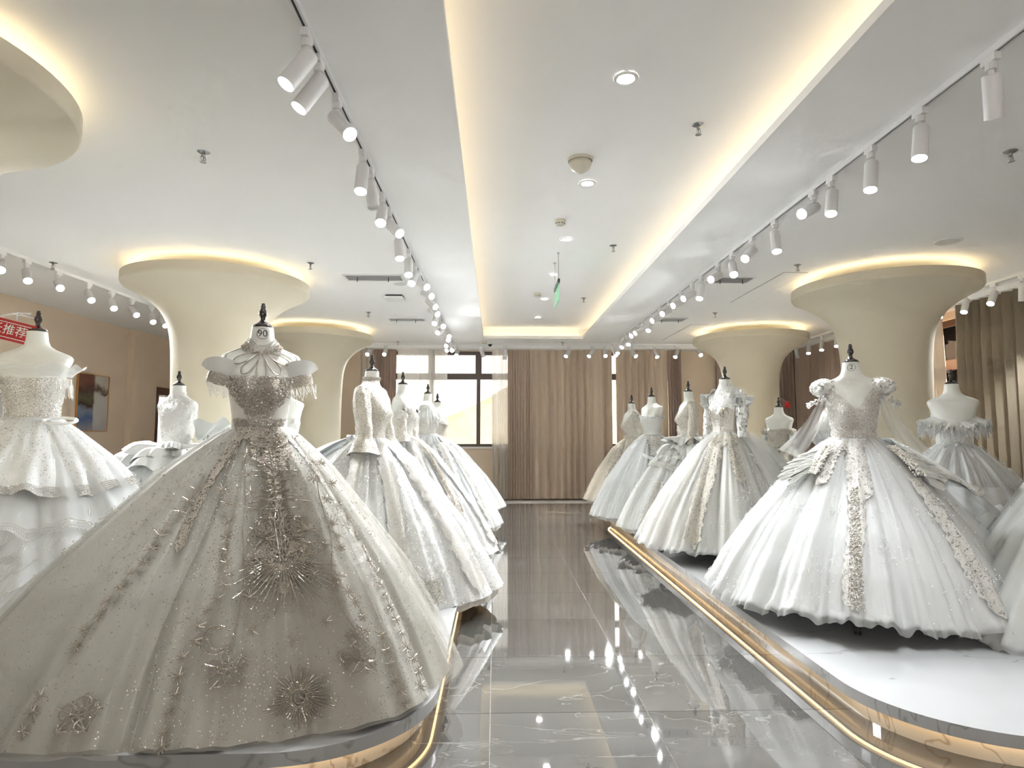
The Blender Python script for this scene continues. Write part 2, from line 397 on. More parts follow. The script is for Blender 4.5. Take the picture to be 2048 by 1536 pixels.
# right wall with one long window
rw = MB()
rw.bx(XR, XR + 0.25, YB, 7.2, 0, 3.5).bx(XR, XR + 0.25, 9.2, YF + 0.2, 0, 3.5)
rw.bx(XR, XR + 0.25, 7.2, 9.2, 0, 0.5).bx(XR, XR + 0.25, 7.2, 9.2, 2.95, 3.5)
struct('wall_right', rw, M['wall'], 'right wall behind long brown curtains')
struct('trim_2', MB().bx(XR - 0.30, XR, YB, YF, 3.055, ZC), M['ceiling'], 'white pelmet band along the top of the right wall')
# ceiling with a long raised coffer
cl = MB()
TR = 0.20   # trough behind the lip
cl.bx(XL, CX0 - TR, YB, YF, ZC, ZC + 0.06).bx(CX1 + TR, XR, YB, YF, ZC, ZC + 0.06)
cl.bx(CX0 - TR, CX1 + TR, YB, CY0 - TR, ZC, ZC + 0.06).bx(CX0 - TR, CX1 + TR, CY1 + TR, YF, ZC, ZC + 0.06)
ceil = struct('ceiling', cl, M['ceiling'], 'white plaster ceiling with a long lit coffer')
MB().bx(CX0 - TR, CX1 + TR, CY0 - TR, CY1 + TR, ZU, ZU + 0.06).build('coffer_panel', M['ceiling'], ceil)
cw = MB()
cw.bx(CX0 - TR - .04, CX0 - TR, CY0 - TR, CY1 + TR, ZC + .03, ZU + .05).bx(CX1 + TR, CX1 + TR + .04, CY0 - TR, CY1 + TR, ZC + .03, ZU + .05)
cw.bx(CX0 - TR, CX1 + TR, CY1 + TR, CY1 + TR + .04, ZC + .03, ZU + .05).bx(CX0 - TR, CX1 + TR, CY0 - TR - .04, CY0 - TR, ZC + .03, ZU + .05)
cw.build('coffer_side', M['ceiling'], ceil)
lp = MB()
lp.bx(CX0 - TR, CX0, CY0 - TR, CY1 + TR, ZC, ZC + .02).bx(CX1, CX1 + TR, CY0 - TR, CY1 + TR, ZC, ZC + .02)
lp.bx(CX0, CX1, CY1, CY1 + TR, ZC, ZC + .02).bx(CX0, CX1, CY0 - TR, CY0, ZC, ZC + .02)
lp.build('cove_shelf', M['ceiling'], ceil)
lp = MB().bx(CX0 - .014, CX0 - .001, CY0, CY1 + .014, ZC + .0205, ZC + .055).bx(CX1 + .001, CX1 + .014, CY0, CY1 + .014, ZC + .0205, ZC + .055).bx(CX0 - .0005, CX1 + .0005, CY1 + .001, CY1 + .014, ZC + .0205, ZC + .055)
lp.build('cove_lip', M['ceiling'], ceil)
def led_box(x0, x1, y0, y1, z0, z1, mat, parent, name='led_strip'):
    return MB().bx(x0, x1, y0, y1, z0, z1).build(name, mat, parent)
led_box(CX0 - .14, CX0 - .11, CY0, CY1, ZC + .03, ZC + .045, M['led_warm'], ceil)
led_box(CX1 + .11, CX1 + .14, CY0, CY1, ZC + .03, ZC + .045, M['led_warm'], ceil)
led_box(CX0, CX1, CY1 + .10, CY1 + .13, ZC + .03, ZC + .045, M['led_warm'], ceil)

# windows -------------------------------------------------------------------
def window_far(n, x0, x1, mull, label):
    y = YF + 0.10
    w = thing('window_%d' % n, label, 'window', ((x0 + x1) / 2, y, WZ0)); w['kind'] = 'structure'
    ox = (x0 + x1) / 2
    f = MB(); F = 0.06
    f.bx(x0 - ox, x1 - ox, -.04, .04, 0, .055).bx(x0 - ox, x1 - ox, -.04, .04, WZ1 - WZ0 - .07, WZ1 - WZ0)
    f.bx(x0 - ox, x0 - ox + F, -.04, .04, 0, WZ1 - WZ0).bx(x1 - ox - F, x1 - ox, -.04, .04, 0, WZ1 - WZ0)
    f.build('frame', M['frame'], w)
    MB().bx(x0 - ox, x1 - ox, -.045, .045, 1.39, 1.515).build('transom', M['frame'], w)
    for m in mull:
        MB().bx(m - ox - .065, m - ox + .065, -.045, .045, 1.515, WZ1 - WZ0).bx(m - ox - .04, m - ox + .04, -.045, .045, 0, 1.39).build('mullion', M['frame'], w)
    xs = [x0] + list(mull) + [x1]
    for a, b in zip(xs[:-1], xs[1:]):
        for z0, z1 in ((.05, 1.40), (1.50, WZ1 - WZ0 - .06)):
            MB().bx(a - ox + .03, b - ox - .03, .0, .006, z0, z1).build('pane', M['glass'], w)
    for m in mull:
        MB().tube([(m - ox + .035, -.05, .62), (m - ox + .035, -.09, .62), (m - ox + .035, -.095, .70)], .008, 6).build('handle', M['frame'], w)
    MB().bx(x0 - ox, x1 - ox, -.14, -.03, -.035, 0).build('sill', M['shelf_white'], w)
    return w
window_far(1, -2.30, 0.42, (-1.32, -0.345), 'brown framed window on the far wall between white sheers')
window_far(2, 1.10, 3.70, (1.95, 2.85), 'window hidden behind the closed far curtains, only a bright slit showing')
w3 = thing('window_3', 'window on the right wall showing through the gap between brown curtains', 'window', (XR + .1, 8.2, 0.5)); w3['kind'] = 'structure'
MB().bx(-.04, .04, -1, 1, 0, .06).bx(-.04, .04, -1, 1, 2.36, 2.45).bx(-.04, .04, -1, -.94, 0, 2.45).bx(-.04, .04, .94, 1, 0, 2.45).build('frame', M['dark_frame'], w3)
MB().bx(-.05, .05, -1, 1, 1.74, 1.88).build('transom', M['dark_frame'], w3)
MB().bx(0, .006, -.95, .95, .05, 1.75).build('pane', M['glass'], w3)
MB().bx(0, .006, -.95, .95, 1.87, 2.37).build('pane', M['glass'], w3)
# pale hillside seen through the far window
hx = np.linspace(-9, 16, 60)
P = np.array([[(x, 30, -3) for x in hx], [(x, 30, 0.9 + 4.2 / (1 + math.exp(-(x + .5) * .5)) + .04 * math.sin(x * 2.1)) for x in hx],
              [(x, 55, 1.33 + 1.5 * (-.43 + 4.2 / (1 + math.exp(-(x + .5) * .5)))) for x in hx]])
tag(MB().grid(P).build('hillside', M['hill'], None, True), 'pale hillside outside the far window', 'hill')

# door on the left wall
d1 = thing('door_1', 'open doorway with dark brown lintel on the left wall', 'door', (XL + .1, 12.14, 0)); d1['kind'] = 'structure'
MB().bx(-.3, .02, -.50, .50, 2.05, 2.19).bx(-.3, .02, -.50, -.44, 0, 2.05).bx(-.3, .02, .44, .50, 0, 2.05).build('frame', M['dark_frame'], d1)
MB().bx(-2.2, -2.15, -1.0, 1.6, 0, 2.6).bx(-2.2, -.25, 1.55, 1.6, 0, 2.6).bx(-2.2, -.25, -1.0, -.95, 0, 2.6).bx(-2.2, -.25, -1.0, 1.6, 2.55, 2.6).bx(-2.2, -.25, -1, 1.6, -.05, 0).build('corridor', M['shelf_white'], d1)
MB().bx(-1.5, -.9, -.2, .4, 2.52, 2.55).build('corridor_lamp', emit('corridor_lamp', (1, .97, .9), 9.0), d1)
MB().box((-.70, -.52, 1.02), (.80, .04, 2.0), 0).build('door_leaf', M['dark_frame'], d1)

# ------------------------------------------------------------------ columns
prof_z = np.array([0, 1.2, 1.75, 2.05, 2.25, 2.40, 2.52, 2.62, 2.70, 2.77, 2.82, 2.865, 2.888, 2.90])
prof_r = np.array([.44, .44, .443, .450, .460, .478, .510, .560, .630, .715, .795, .875, .918, .94])
def smooth_prof(z, r, n=60):
    # cubic hermite through the points
    t = np.linspace(0, len(z) - 1, n); i = np.minimum(t.astype(int), len(z) - 2); u = t - i
    def h(a):
        d = np.gradient(a); p0, p1, m0, m1 = a[i], a[i + 1], d[i], d[i + 1]
        return (2*u**3-3*u**2+1)*p0 + (u**3-2*u**2+u)*m0 + (-2*u**3+3*u**2)*p1 + (u**3-u**2)*m1
    return np.stack([h(r), h(z)], 1)
cp = list(map(tuple, smooth_prof(prof_z, prof_r, 70))) + [(.95, 2.915), (.952, 2.93), (.952, 3.004), (.80, 3.004), (.45, 3.004), (.44, ZC)]
col_me = MB().lathe(cp, 96).mesh('shaft', M['column'], True); col_me.set_sharp_from_angle(angle=math.radians(40))
rg = MB(); a = np.linspace(0, 2 * PI, 96, endpoint=False)
rg.tube(np.stack([.825 * np.cos(a), .825 * np.sin(a), np.full(96, 3.0125)], 1), .008, 8, 0, True)
ring_me = rg.mesh('led_ring', M['led_ring'])
for (x, y, lab) in ((-3.06, 6.95, 'cream mushroom column behind the gown numbered 90, middle of the left row'),
                    (-3.06, 10.70, 'cream mushroom column nearest the window, far end of the left row'),
                    (-3.02, 2.80, 'cream mushroom column cut off at the top left corner, nearest the camera'),
                    (4.42, 6.95, 'cream mushroom column behind the gown numbered 2 on the right'),
                    (4.42, 10.70, 'cream mushroom column by the far right curtains')):
    t = thing('column', lab, 'column', (x, y, 0), RND.random(), 'mushroom columns with glowing rims')
    inst('shaft', col_me, t); inst('led_ring', ring_me, t)

# ------------------------------------------------------------------ display platforms
def rounded(x0, x1, y0, y1, r, n=20):
    pts = []
    for cx, cy, a0 in ((x1 - r, y0 + r, -PI / 2), (x1 - r, y1 - r, 0), (x0 + r, y1 - r, PI / 2), (x0 + r, y0 + r, PI)):
        for k in range(n + 1):
            a = a0 + PI / 2 * k / n; pts.append((cx + r * math.cos(a), cy + r * math.sin(a)))
    return pts
def extrude(pts, z0, z1, mi_side=0, mi_top=0, bev=0.0):
    m = MB(); n = len(pts); p = np.array(pts)
    V = [(x, y, z0) for x, y in pts] + [(x, y, z1) for x, y in pts]
    m.add(V, [(i, (i + 1) % n, n + (i + 1) % n, n + i) for i in range(n)], mi_side)
    m.add([(x, y, z1) for x, y in pts], [tuple(range(n))], mi_top)
    m.add([(x, y, z0) for x, y in pts], [tuple(range(n - 1, -1, -1))], mi_side)
    return m
def platform(x0, x1, y0, y1, label):
    ox, oy = (x0 + x1) / 2, (y0 + y1) / 2
    t = thing('display_platform', label, 'platform', (ox, oy, 0), 0, 'low marble display platforms')
    o = extrude(rounded(x0 - ox, x1 - ox, y0 - oy, y1 - oy, .62), .098, .15, 0, 1).build('slab', [M['slab_edge'], M['platform_top']], t)
    i = .075
    o = extrude(rounded(x0 - ox + i, x1 - ox - i, y0 - oy + i, y1 - oy - i, .56), 0, .098).build('plinth', M['plinth'], t)
    q = rounded(x0 - ox + .035, x1 - ox - .035, y0 - oy + .035, y1 - oy - .035, .60)
    MB().tube([(x, y, .091) for x, y in q], .006, 6, 0, True).build('led_strip', M['led_floor'], t)
    return t
platform(1.66, 5.75, 2.47, 10.05, 'low white marble platform on the right, glowing warm under its edge')
platform(-4.35, -0.26, 2.45, 10.05, 'low white marble platform on the left under the gown numbered 90')

# ------------------------------------------------------------------ curtains
def curtain(name, axis, c, a0, a1, z0, z1, mat, label, amp=.05, pitch=.155, seed=0, tilt=0.0, gather=0.0):
    rg_ = RS(seed); L = a1 - a0
    n = max(24, int(L / pitch * 16)); u = np.linspace(0, 1, n)
    ph = np.cumsum(1 + .45 * np.convolve(rg_.normal(size=n + 20), np.ones(21) / 21 * 2.2, 'valid')[:n]); ph = (ph - ph[0]) / (ph[-1] - ph[0]) * (L / pitch) * 2 * PI
    am = amp * (0.75 + .25 * np.interp(u, np.linspace(0, 1, 8), rg_.rand(8) * 2))
    zz = np.array([z0, z0 + .02, z0 + .5, z0 + 1.1, z1 - .7, z1 - .2, z1])
    P = []
    for z in zz:
        s = (z - z0) / (z1 - z0); k = 1.0 - .45 * s ** 3
        w = np.sign(np.sin(ph)) * np.abs(np.sin(ph)) ** .8 * am * k + .012 * np.sin(u * 9 + s * 4 + seed)
        al = a0 + u * L + .010 * np.sin(2 * ph) + gather * (s - .5) * (u - .5)
        P.append(np.stack([al, c + w, np.full(n, z)], 1) if axis == 'x' else np.stack([c + w, al, np.full(n, z)], 1))
    P = np.array(P); oc = np.array([(a0 + a1) / 2, c, 0] if axis == 'x' else [c, (a0 + a1) / 2, 0])
    o = MB().grid(P - oc).build(name, mat, None, True); o.location = oc
    return tag(o, label, 'curtain', 'floor length curtains')
CZ = 3.075
curtain('curtain', 'x', 12.80, 0.72, 2.42, .03, CZ, M['curtain'], 'wide taupe pleated curtain in the middle of the far wall', .065, .165, 1)
curtain('curtain', 'x', 12.79, 0.26, 0.72, .03, CZ, M['curtain'], 'tightly gathered taupe curtain edge right of the white sheer', .055, .052, 2)
curtain('curtain', 'x', 12.80, 2.485, 3.56, .03, CZ, M['curtain'], 'taupe curtain right of the bright slit on the far wall', .06, .15, 3)
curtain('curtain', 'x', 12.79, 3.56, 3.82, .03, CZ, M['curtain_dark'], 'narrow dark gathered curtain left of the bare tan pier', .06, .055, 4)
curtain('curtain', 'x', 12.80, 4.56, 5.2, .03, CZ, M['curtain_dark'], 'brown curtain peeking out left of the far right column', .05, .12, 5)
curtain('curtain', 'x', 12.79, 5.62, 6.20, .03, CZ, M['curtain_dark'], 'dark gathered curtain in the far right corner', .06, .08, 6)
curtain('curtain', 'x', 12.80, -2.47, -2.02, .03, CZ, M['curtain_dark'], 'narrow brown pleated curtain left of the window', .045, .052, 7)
curtain('sheer_curtain', 'x', 12.80, -2.76, -2.50, .03, CZ, M['sheer'], 'pale sheer strip beside the left brown curtain', .04, .11, 8)
curtain('sheer_curtain', 'x', 12.78, -1.99, -0.975, .03, CZ, M['sheer'], 'white sheer curtain glowing in front of the window, left half', .035, .145, 9)
curtain('sheer_curtain', 'x', 12.76, -0.06, 0.25, .03, CZ, M['sheer'], 'white sheer curtain gathered at the right side of the window', .05, .085, 10)
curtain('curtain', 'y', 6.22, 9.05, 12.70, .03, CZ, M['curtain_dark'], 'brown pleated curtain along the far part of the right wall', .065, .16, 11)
curtain('curtain', 'y', 6.22, 8.47, 9.05, .03, CZ, M['curtain'], 'taupe curtain panel left of the gap on the right wall', .055, .13, 12)
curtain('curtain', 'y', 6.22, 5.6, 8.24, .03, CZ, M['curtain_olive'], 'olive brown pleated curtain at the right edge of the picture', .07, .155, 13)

# ------------------------------------------------------------------ ceiling fittings
# track spotlights
adapter_me = MB().box((0, 0, -.018), (.034, .085, .036)).lathe([(.024, -.07), (.024, -.036)], 16).lathe([(.0115, -.115), (.0115, -.07)], 10).mesh('adapter', M['white_metal'], False)
bm_ = MB().lathe([(.032, .035), (.038, .03), (.0395, .024), (.0395, -.165), (.036, -.165), (.034, -.150)], 28, capt=False, capb=False)
bm_.lathe([(.0325, .035), (.0, .0352)], 28, capt=False, capb=False)
body_me = bm_.mesh('lamp_body', M['white_metal'], True); body_me.set_sharp_from_angle(angle=math.radians(35))
lens_me = MB().lathe([(.0345, -.1525), (.0345, -.1505)], 24).mesh('lens', M['lens'], False)
lensoff_me = MB().lathe([(.0345, -.1525), (.0345, -.1505)], 24).mesh('lens', M['lens_off'], False)
ORD = ['first', 'second', 'third', 'fourth', 'fifth', 'sixth', 'seventh', 'eighth', 'ninth', 'tenth', 'eleventh', 'twelfth', 'thirteenth',
       'fourteenth', 'fifteenth', 'sixteenth', 'seventeenth', 'eighteenth', 'nineteenth', 'twentieth', 'twenty-first', 'twenty-second']
spot_light = {}
def spot_data(w):
    if w not in spot_light:
        L = bpy.data.lights.new('lamp_beam', 'SPOT'); L.energy = w; L.color = (0.95, 0.985, 1.0); L.spot_size = math.radians(72)
        L.spot_blend = 0.85; L.shadow_soft_size = 0.034; spot_light[w] = L
    return spot_light[w]
def spotlight(x, y, d, label, group, rz=0, lit=True, w=SPOT_W):
    t = thing('track_spotlight', label, 'spotlight', (x, y, ZC - .030), rz, group)
    inst('adapter', adapter_me, t)
    d = Vector(d).normalized()
    q = Vector((0, 0, -1)).rotation_difference(Matrix.Rotation(-rz, 3, 'Z') @ d)
    b = bpy.data.objects.new('lamp_body', body_me); link(b, t); b.location = (0, 0, -.125); b.rotation_mode = 'QUATERNION'; b.rotation_quaternion = q
    inst('lens', lens_me if lit else lensoff_me, b)
    if lit and w > 0:
        l = bpy.data.objects.new('lamp_beam', spot_data(w)); link(l, b); l.location = (0, 0, -.172)
    return t
def track(x0, x1, y0, y1, label):
    along_y = abs(y1 - y0) > abs(x1 - x0)
    t = thing('lighting_track', label, 'track', ((x0 + x1) / 2, (y0 + y1) / 2, ZC))
    L = (y1 - y0) if along_y else (x1 - x0)
    m = MB(); s = MB()
    if along_y:
        m.bx(-.018, -.0065, -L / 2, L / 2, -.032, 0).bx(.0065, .018, -L / 2, L / 2, -.032, 0); s.bx(-.0065, .0065, -L / 2, L / 2, -.026, 0)
    else:
        m.bx(-L / 2, L / 2, -.018, -.0065, -.032, 0).bx(-L / 2, L / 2, .0065, .018, -.032, 0); s.bx(-L / 2, L / 2, -.0065, .0065, -.026, 0)
    m.build('rail', M['white_metal'], t); s.build('slot', M['dark_slot'], t)
track(-.83, -.83, -1.5, 12.30, 'long white lighting track over the left row of gowns')
track(2.31, 2.31, -1.5, 12.30, 'long white lighting track over the right row of gowns')
track(-4.76, -4.76, 3.5, 10.6, 'white lighting track near the left wall')
track(-5.6, 5.6, 12.34, 12.34, 'white lighting track along the far wall curtains')
track(5.85, 5.85, 5.5, 12.2, 'white lighting track near the right wall curtains')
LT = [(-0.83, 2.65, -0.42, -0.28, -0.85), (-0.83, 2.84, -0.46, -0.22, -0.85), (-0.83, 3.18, 0.54, -0.46, -0.7), (-0.83, 3.82, 0.02, -0.35, -0.93), (-0.83, 4.08, 0.18, -0.3, -0.9), (-0.83, 4.51, 0.05, -0.60, -0.78), (-0.83, 4.81, 0.59, -0.5, -0.63), (-0.83, 5.32, 0.11, -0.39, -0.91), (-0.83, 5.92, 0.08, -0.5, -0.85), (-0.83, 6.4, -0.12, -0.7, -0.7), (-0.83, 6.7, 0.62, -0.62, -0.48), (-0.83, 7.26, 0.6, -0.72, -0.35), (-0.83, 7.7, 0.6, -0.6, -0.52), (-0.83, 8.2, 0.49, -0.7, -0.52), (-0.83, 8.72, -0.06, -0.71, -0.7), (-0.83, 9.31, 0.4, -0.85, -0.35), (-0.83, 9.75, -0.37, -0.8, -0.48), (-0.83, 10.31, 0.48, -0.82, -0.31), (-0.83, 10.67, 0.24, -0.9, -0.35), (-0.83, 11.16, -0.22, -0.83, -0.52), (-0.83, 11.58, -0.37, -0.64, -0.67), (-0.83, 12.00, 0.08, -0.93, -0.35)]
RT = [(2.31, 2.74, 0.25, 0.30, -0.90), (2.31, 3.23, -0.20, -0.15, -0.96), (2.31, 3.68, -0.20, -0.2, -0.95), (2.31, 4.13, -0.25, -0.3, -0.9), (2.31, 4.38, -0.78, -0.45, -0.44), (2.31, 5.01, -0.10, -0.35, -0.93), (2.31, 5.47, -0.64, -0.53, -0.56), (2.31, 5.94, -0.2, -0.65, -0.72), (2.31, 6.33, -0.7, -0.59, -0.4), (2.31, 6.86, -0.3, -0.4, -0.85), (2.31, 7.18, -0.80, -0.39, -0.45), (2.31, 7.63, -0.78, -0.47, -0.4), (2.31, 8.17, -0.73, -0.55, -0.4), (2.31, 8.63, -0.8, -0.4, -0.42), (2.31, 9.14, -0.40, -0.5, -0.75), (2.31, 9.67, -0.82, -0.33, -0.45), (2.31, 10.0, -0.78, -0.45, -0.42), (2.31, 10.56, -0.35, -0.5, -0.78), (2.31, 11.0, -0.5, -0.5, -0.7), (2.31, 11.55, -0.25, -0.4, -0.88), (2.31, 12.05, 0.1, -0.6, -0.78)]
LW = [(-4.76, 6.06, 0.53, -0.64, -0.56), (-4.76, 6.39, 0.53, -0.53, -0.67), (-4.76, 6.85, 0.62, -0.62, -0.48), (-4.76, 7.36, 0.61, -0.52, -0.6), (-4.76, 7.81, 0.55, -0.55, -0.63), (-4.76, 8.25, 0.66, -0.46, -0.6), (-4.76, 8.72, 0.48, -0.57, -0.67), (-4.76, 9.0, 0.57, -0.48, -0.67)]
RW = [(5.85, 11.96, 0.0, -0.3, -0.95), (5.85, 11.47, -0.25, -0.4, -0.9), (5.85, 10.99, -0.25, -0.35, -0.9), (5.85, 10.5, -0.25, -0.35, -0.9), (5.85, 7.91, -0.64, -0.23, -0.74), (5.85, 7.54, -0.45, -0.30, -0.84), (5.85, 7.1, -0.55, -0.3, -0.75), (5.85, 6.7, 0.1, 0.2, -0.97)]
FW = [(-2.48, -0.05, -0.83, -0.56), (-2.16, 0.0, -0.83, -0.56), (-0.74, -0.12, -0.75, -0.62), (-0.27, 0.35, -0.35, -0.85), (0.19, 0, -.1, -.99), (1.46, -.42, -.60, -.68), (1.93, -.5, -.55, -.66), (2.18, -.05, -.75, -.64), (2.72, .35, -.65, -.65), (3.18, .12, -.65, -.74), (3.63, -.40, -.55, -.72), (4.06, .0, -.85, -.5)]
for i, (x, y, *d) in enumerate(LT):
    spotlight(x, y, d, 'white cylinder spotlight, %s from the front on the track over the left gowns%s' % (ORD[i], ', unlit' if i == 4 else ''), 'spotlights on the left ceiling track', lit=i != 4, w=SPOT_W * {0: .5, 1: .5, 6: .3}.get(i, 1.0))
for i, (x, y, *d) in enumerate(RT):
    spotlight(x, y, d, 'white cylinder spotlight, %s from the front on the track over the right gowns%s' % (ORD[i], ', unlit' if i == 0 else ''), 'spotlights on the right ceiling track', lit=i != 0, w=SPOT_W * (.6 if i < 4 else 1.0))
for i, y in enumerate((-1.1, -.4, .3, 1.0)):  # unseen extra lamps, added to bounce light off the floor onto the ceiling
    spotlight(-.83, y, (-.2, -.55, -.75), 'white cylinder fill spotlight added behind the camera, %s on the left track' % ORD[i], 'added fill spotlights on the tracks behind the camera', w=SPOT_W * 3.2)
    spotlight(2.31, y, (.2, -.55, -.75), 'white cylinder fill spotlight added behind the camera, %s on the right track' % ORD[i], 'added fill spotlights on the tracks behind the camera', w=SPOT_W * 3.2)
for i, (x, y, *d) in enumerate(LW):
    spotlight(x, y, d, 'white spotlight, %s from the left edge on the track near the left wall' % ORD[i], 'spotlights near the left wall', w=SPOT_W * 1.6)
for i, (x, y, *d) in enumerate(RW):
    spotlight(x, y, d, 'white spotlight, %s from the far corner on the track along the right curtains' % ORD[i], 'spotlights near the right wall', lit=i != 0, w=SPOT_W * 1.3)
for i, (x, *d) in enumerate(FW):
    spotlight(x, 12.34, d, 'white spotlight, %s from the left in front of the far wall' % ORD[i], 'spotlights along the far wall', PI / 2, lit=i != 4, w=SPOT_W * 1.3)

# recessed downlights in the coffer
dl_ring = MB().lathe([(.045, .0), (.052, -.006), (.066, -.006), (.070, 0)], 32, capt=False, capb=False).lathe([(.045, 0), (.042, .03)], 32, capt=False, capb=False).mesh('trim_ring', M['white_plastic'], True)
dl_lens = MB().lathe([(.0445, .002), (.0445, .006)], 28).mesh('lens', M['downlight'], False)
for i, y in enumerate((3.38, 4.87, 6.32, 7.76, 9.2, 10.67)):
    t = thing('recessed_downlight', 'round recessed downlight, %s from the front along the coffer' % ORD[i], 'downlight', (.735, y, ZU - .007), 0, 'recessed downlights in the coffer')
    inst('trim_ring', dl_ring, t); inst('lens', dl_lens, t)
    l = bpy.data.lights.new('downlight_beam', 'SPOT'); l.energy = DOWN_W; l.spot_size = math.radians(46); l.spot_blend = 1.0; l.color = (1, .97, .92); l.shadow_soft_size = .04
    lo = link(bpy.data.objects.new('downlight_beam', l), t); lo.location = (0, 0, -.012)

# sprinklers
sp1 = weighted(MB().lathe([(.0, -.012), (.022, -.010), (.040, 0)], 20).build('escutcheon', M['chrome'], None)); sp1_me = sp1.data; bpy.data.objects.remove(sp1)
sf = MB().lathe([(.010, -.03), (.012, -.008)], 10)
for s in (-1, 1): sf.tube([(s * .010, 0, -.028), (s * .017, 0, -.042), (s * .012, 0, -.056), (0, 0, -.062)], .0028, 6)
sf.lathe([(.004, -.058), (.003, -.03)], 8)
sp2_me = sf.mesh('frame_arms', M['chrome'], True)
sp3_me = MB().lathe([(.020, -.068), (.021, -.065), (.006, -.060)], 16).mesh('deflector', M['chrome'], False)
for x, y, z, lab in ((-1.86, 3.92, ZC, 'in the ceiling left of the first left track lamps'), (-4.63, 6.58, ZC, 'by the left wall track'), (-1.94, 6.52, ZC, 'right of the middle left column rim'),
                     (-1.87, 9.2, ZC, 'beyond the ceiling projector'), (-1.89, 12.15, ZC, 'at the far end over the left sheer curtain'), (3.27, 3.77, ZC, 'at the right edge of the picture'),
                     (3.21, 6.46, ZC, 'left of the near right column rim'), (3.26, 9.11, ZC, 'left of the far right column rim'), (1.32, 12.15, ZC, 'in front of the far curtains'),
                     (1.32, 3.91, ZU, 'nearest the camera in the coffer'), (1.26, 6.54, ZU, 'in the middle of the coffer'), (1.31, 9.14, ZU, 'near the far end of the coffer')):
    t = thing('fire_sprinkler', 'chrome fire sprinkler ' + lab, 'sprinkler', (x, y, z), RND.random() * 3, 'ceiling fire sprinklers')
    inst('escutcheon', sp1_me, t); inst('frame_arms', sp2_me, t); inst('deflector', sp3_me, t)
# dome and smoke detectors
t = thing('sensor_dome', 'cream dome sensor in the coffer between the first two downlights', 'sensor', (.62, 4.44, ZU))
weighted(MB().lathe([(.092, 0), (.092, -.018), (.088, -.022), (.088, 0)], 36, capb=False, capt=False).build('base_ring', M['cream_plastic'], t, True))
MB().lathe([(.084, -.015), (.080, -.05), (.066, -.078), (.040, -.094), (.038, -.096), (.0, -.098)], 36, capt=False).build('dome', M['cream_plastic'], t, True)
smk = MB().lathe([(.052, 0), (.052, -.014), (.046, -.020), (.044, -.042), (.036, -.050), (0, -.051)], 28, capb=False, capt=False)
sm_me = smk.mesh('housing', M['cream_plastic'], True); sm_me.set_sharp_from_angle(angle=math.radians(40))
sl = MB()
for k in range(10): a_ = k * PI / 5; sl.box((.0435 * math.cos(a_), .0435 * math.sin(a_), -.036), (.006, .016, .006), 0, Matrix.Rotation(a_, 3, 'Z'))
sl_me = sl.mesh('vent_slots', M['black'], False)
for x, y, z, lab in ((.61, 5.76, ZU, 'just beyond the second downlight'), (.605, 8.86, ZU, 'beside the fifth downlight'), (-.22, 12.1, ZC, 'at the far end by the window')):
    t = thing('smoke_detector', 'small cream smoke detector ' + lab, 'smoke detector', (x, y, z), 0, 'ceiling smoke detectors')
    inst('housing', sm_me, t); inst('vent_slots', sl_me, t)
t = thing('security_camera', 'small white dome security camera over the window', 'camera', (-.10, 12.2, ZC))
MB().lathe([(.05, 0), (.05, -.03), (.045, -.04)], 20).build('base', M['white_plastic'], t, True)
MB().lathe([(.038, -.04), (.036, -.06), (.02, -.08), (0, -.085)], 20, capt=False).build('lens_dome', M['black'], t, True)
# ceiling speakers
for x, y, r, lab in ((4.21, 5.60, .115, 'round white ceiling speaker in front of the near right column'), (-1.13, 7.40, .09, 'round white ceiling speaker beyond the left air vent')):
    t = thing('ceiling_speaker', lab, 'speaker', (x, y, ZC))
    MB().lathe([(r, 0), (r, -.008), (r - .012, -.012), (r - .014, -.006)], 32, capb=False, capt=False).build('rim', M['white_plastic'], t, True)
    MB().lathe([(r - .013, -.008), (0, -.012)], 32, capb=False, capt=False).build('grille', pbr('speaker_grille', (.62, .62, .61), .6), t, True)
# small ceiling unit on the left
t = thing('wireless_unit', 'white square ceiling unit with a dark gap between the left air vents', 'ceiling unit', (-1.31, 8.1, ZC))
MB().bx(-.12, .12, -.12, .12, -.050, -.022).build('shell', M['white_plastic'], t)
MB().bx(-.10, .10, -.10, .10, -.024, 0).build('mount', M['black'], t)
# air vents with slats and hanging strips
def vent(x0, x1, y0, y1, label):
    ox, oy = (x0 + x1) / 2, (y0 + y1) / 2
    t = thing('air_vent', label, 'air vent', (ox, oy, ZC), 0, 'slatted ceiling air vents')
    a, b = (x1 - x0) / 2, (y1 - y0) / 2; F = .022
    MB().bx(-a, a, -b, -b + F, -.012, 0).bx(-a, a, b - F, b, -.012, 0).bx(-a, -a + F, -b + F, b - F, -.012, 0).bx(a - F, a, -b + F, b - F, -.012, 0).build('frame', M['white_metal'], t)
    MB().bx(-a + F, a - F, -b + F, b - F, -.003, 0).build('backing', pbr('vent_shadow', (.35, .35, .35), .7), t)
    n = max(4, int((2 * b - 2 * F) / .032)); me = MB().box((0, 0, 0), (2 * a - 2 * F, .020, .002), 0, Matrix.Rotation(.6, 3, 'X')).mesh('slat', M['white_metal'], False)
    for k in range(n): inst('slat', me, t, (0, -b + F + (k + .5) * (2 * b - 2 * F) / n, -.008))
    for sx in (-.55, .5): MB().bx(a * sx - .004, a * sx + .004, -b * .3, -b * .3 + .002, -.065, -.008).build('airflow_strip', M['black'], t)
vent(-1.72, -1.05, 6.97, 7.25, 'white slatted air vent on the left ceiling, nearer one')
vent(-1.66, -1.10, 9.61, 9.88, 'white slatted air vent on the left ceiling, farther one')
vent(2.48, 2.98, 6.95, 7.25, 'white slatted air vent right of the right track, nearer one')
vent(2.48, 2.98, 9.50, 9.80, 'white slatted air vent right of the right track, farther one')
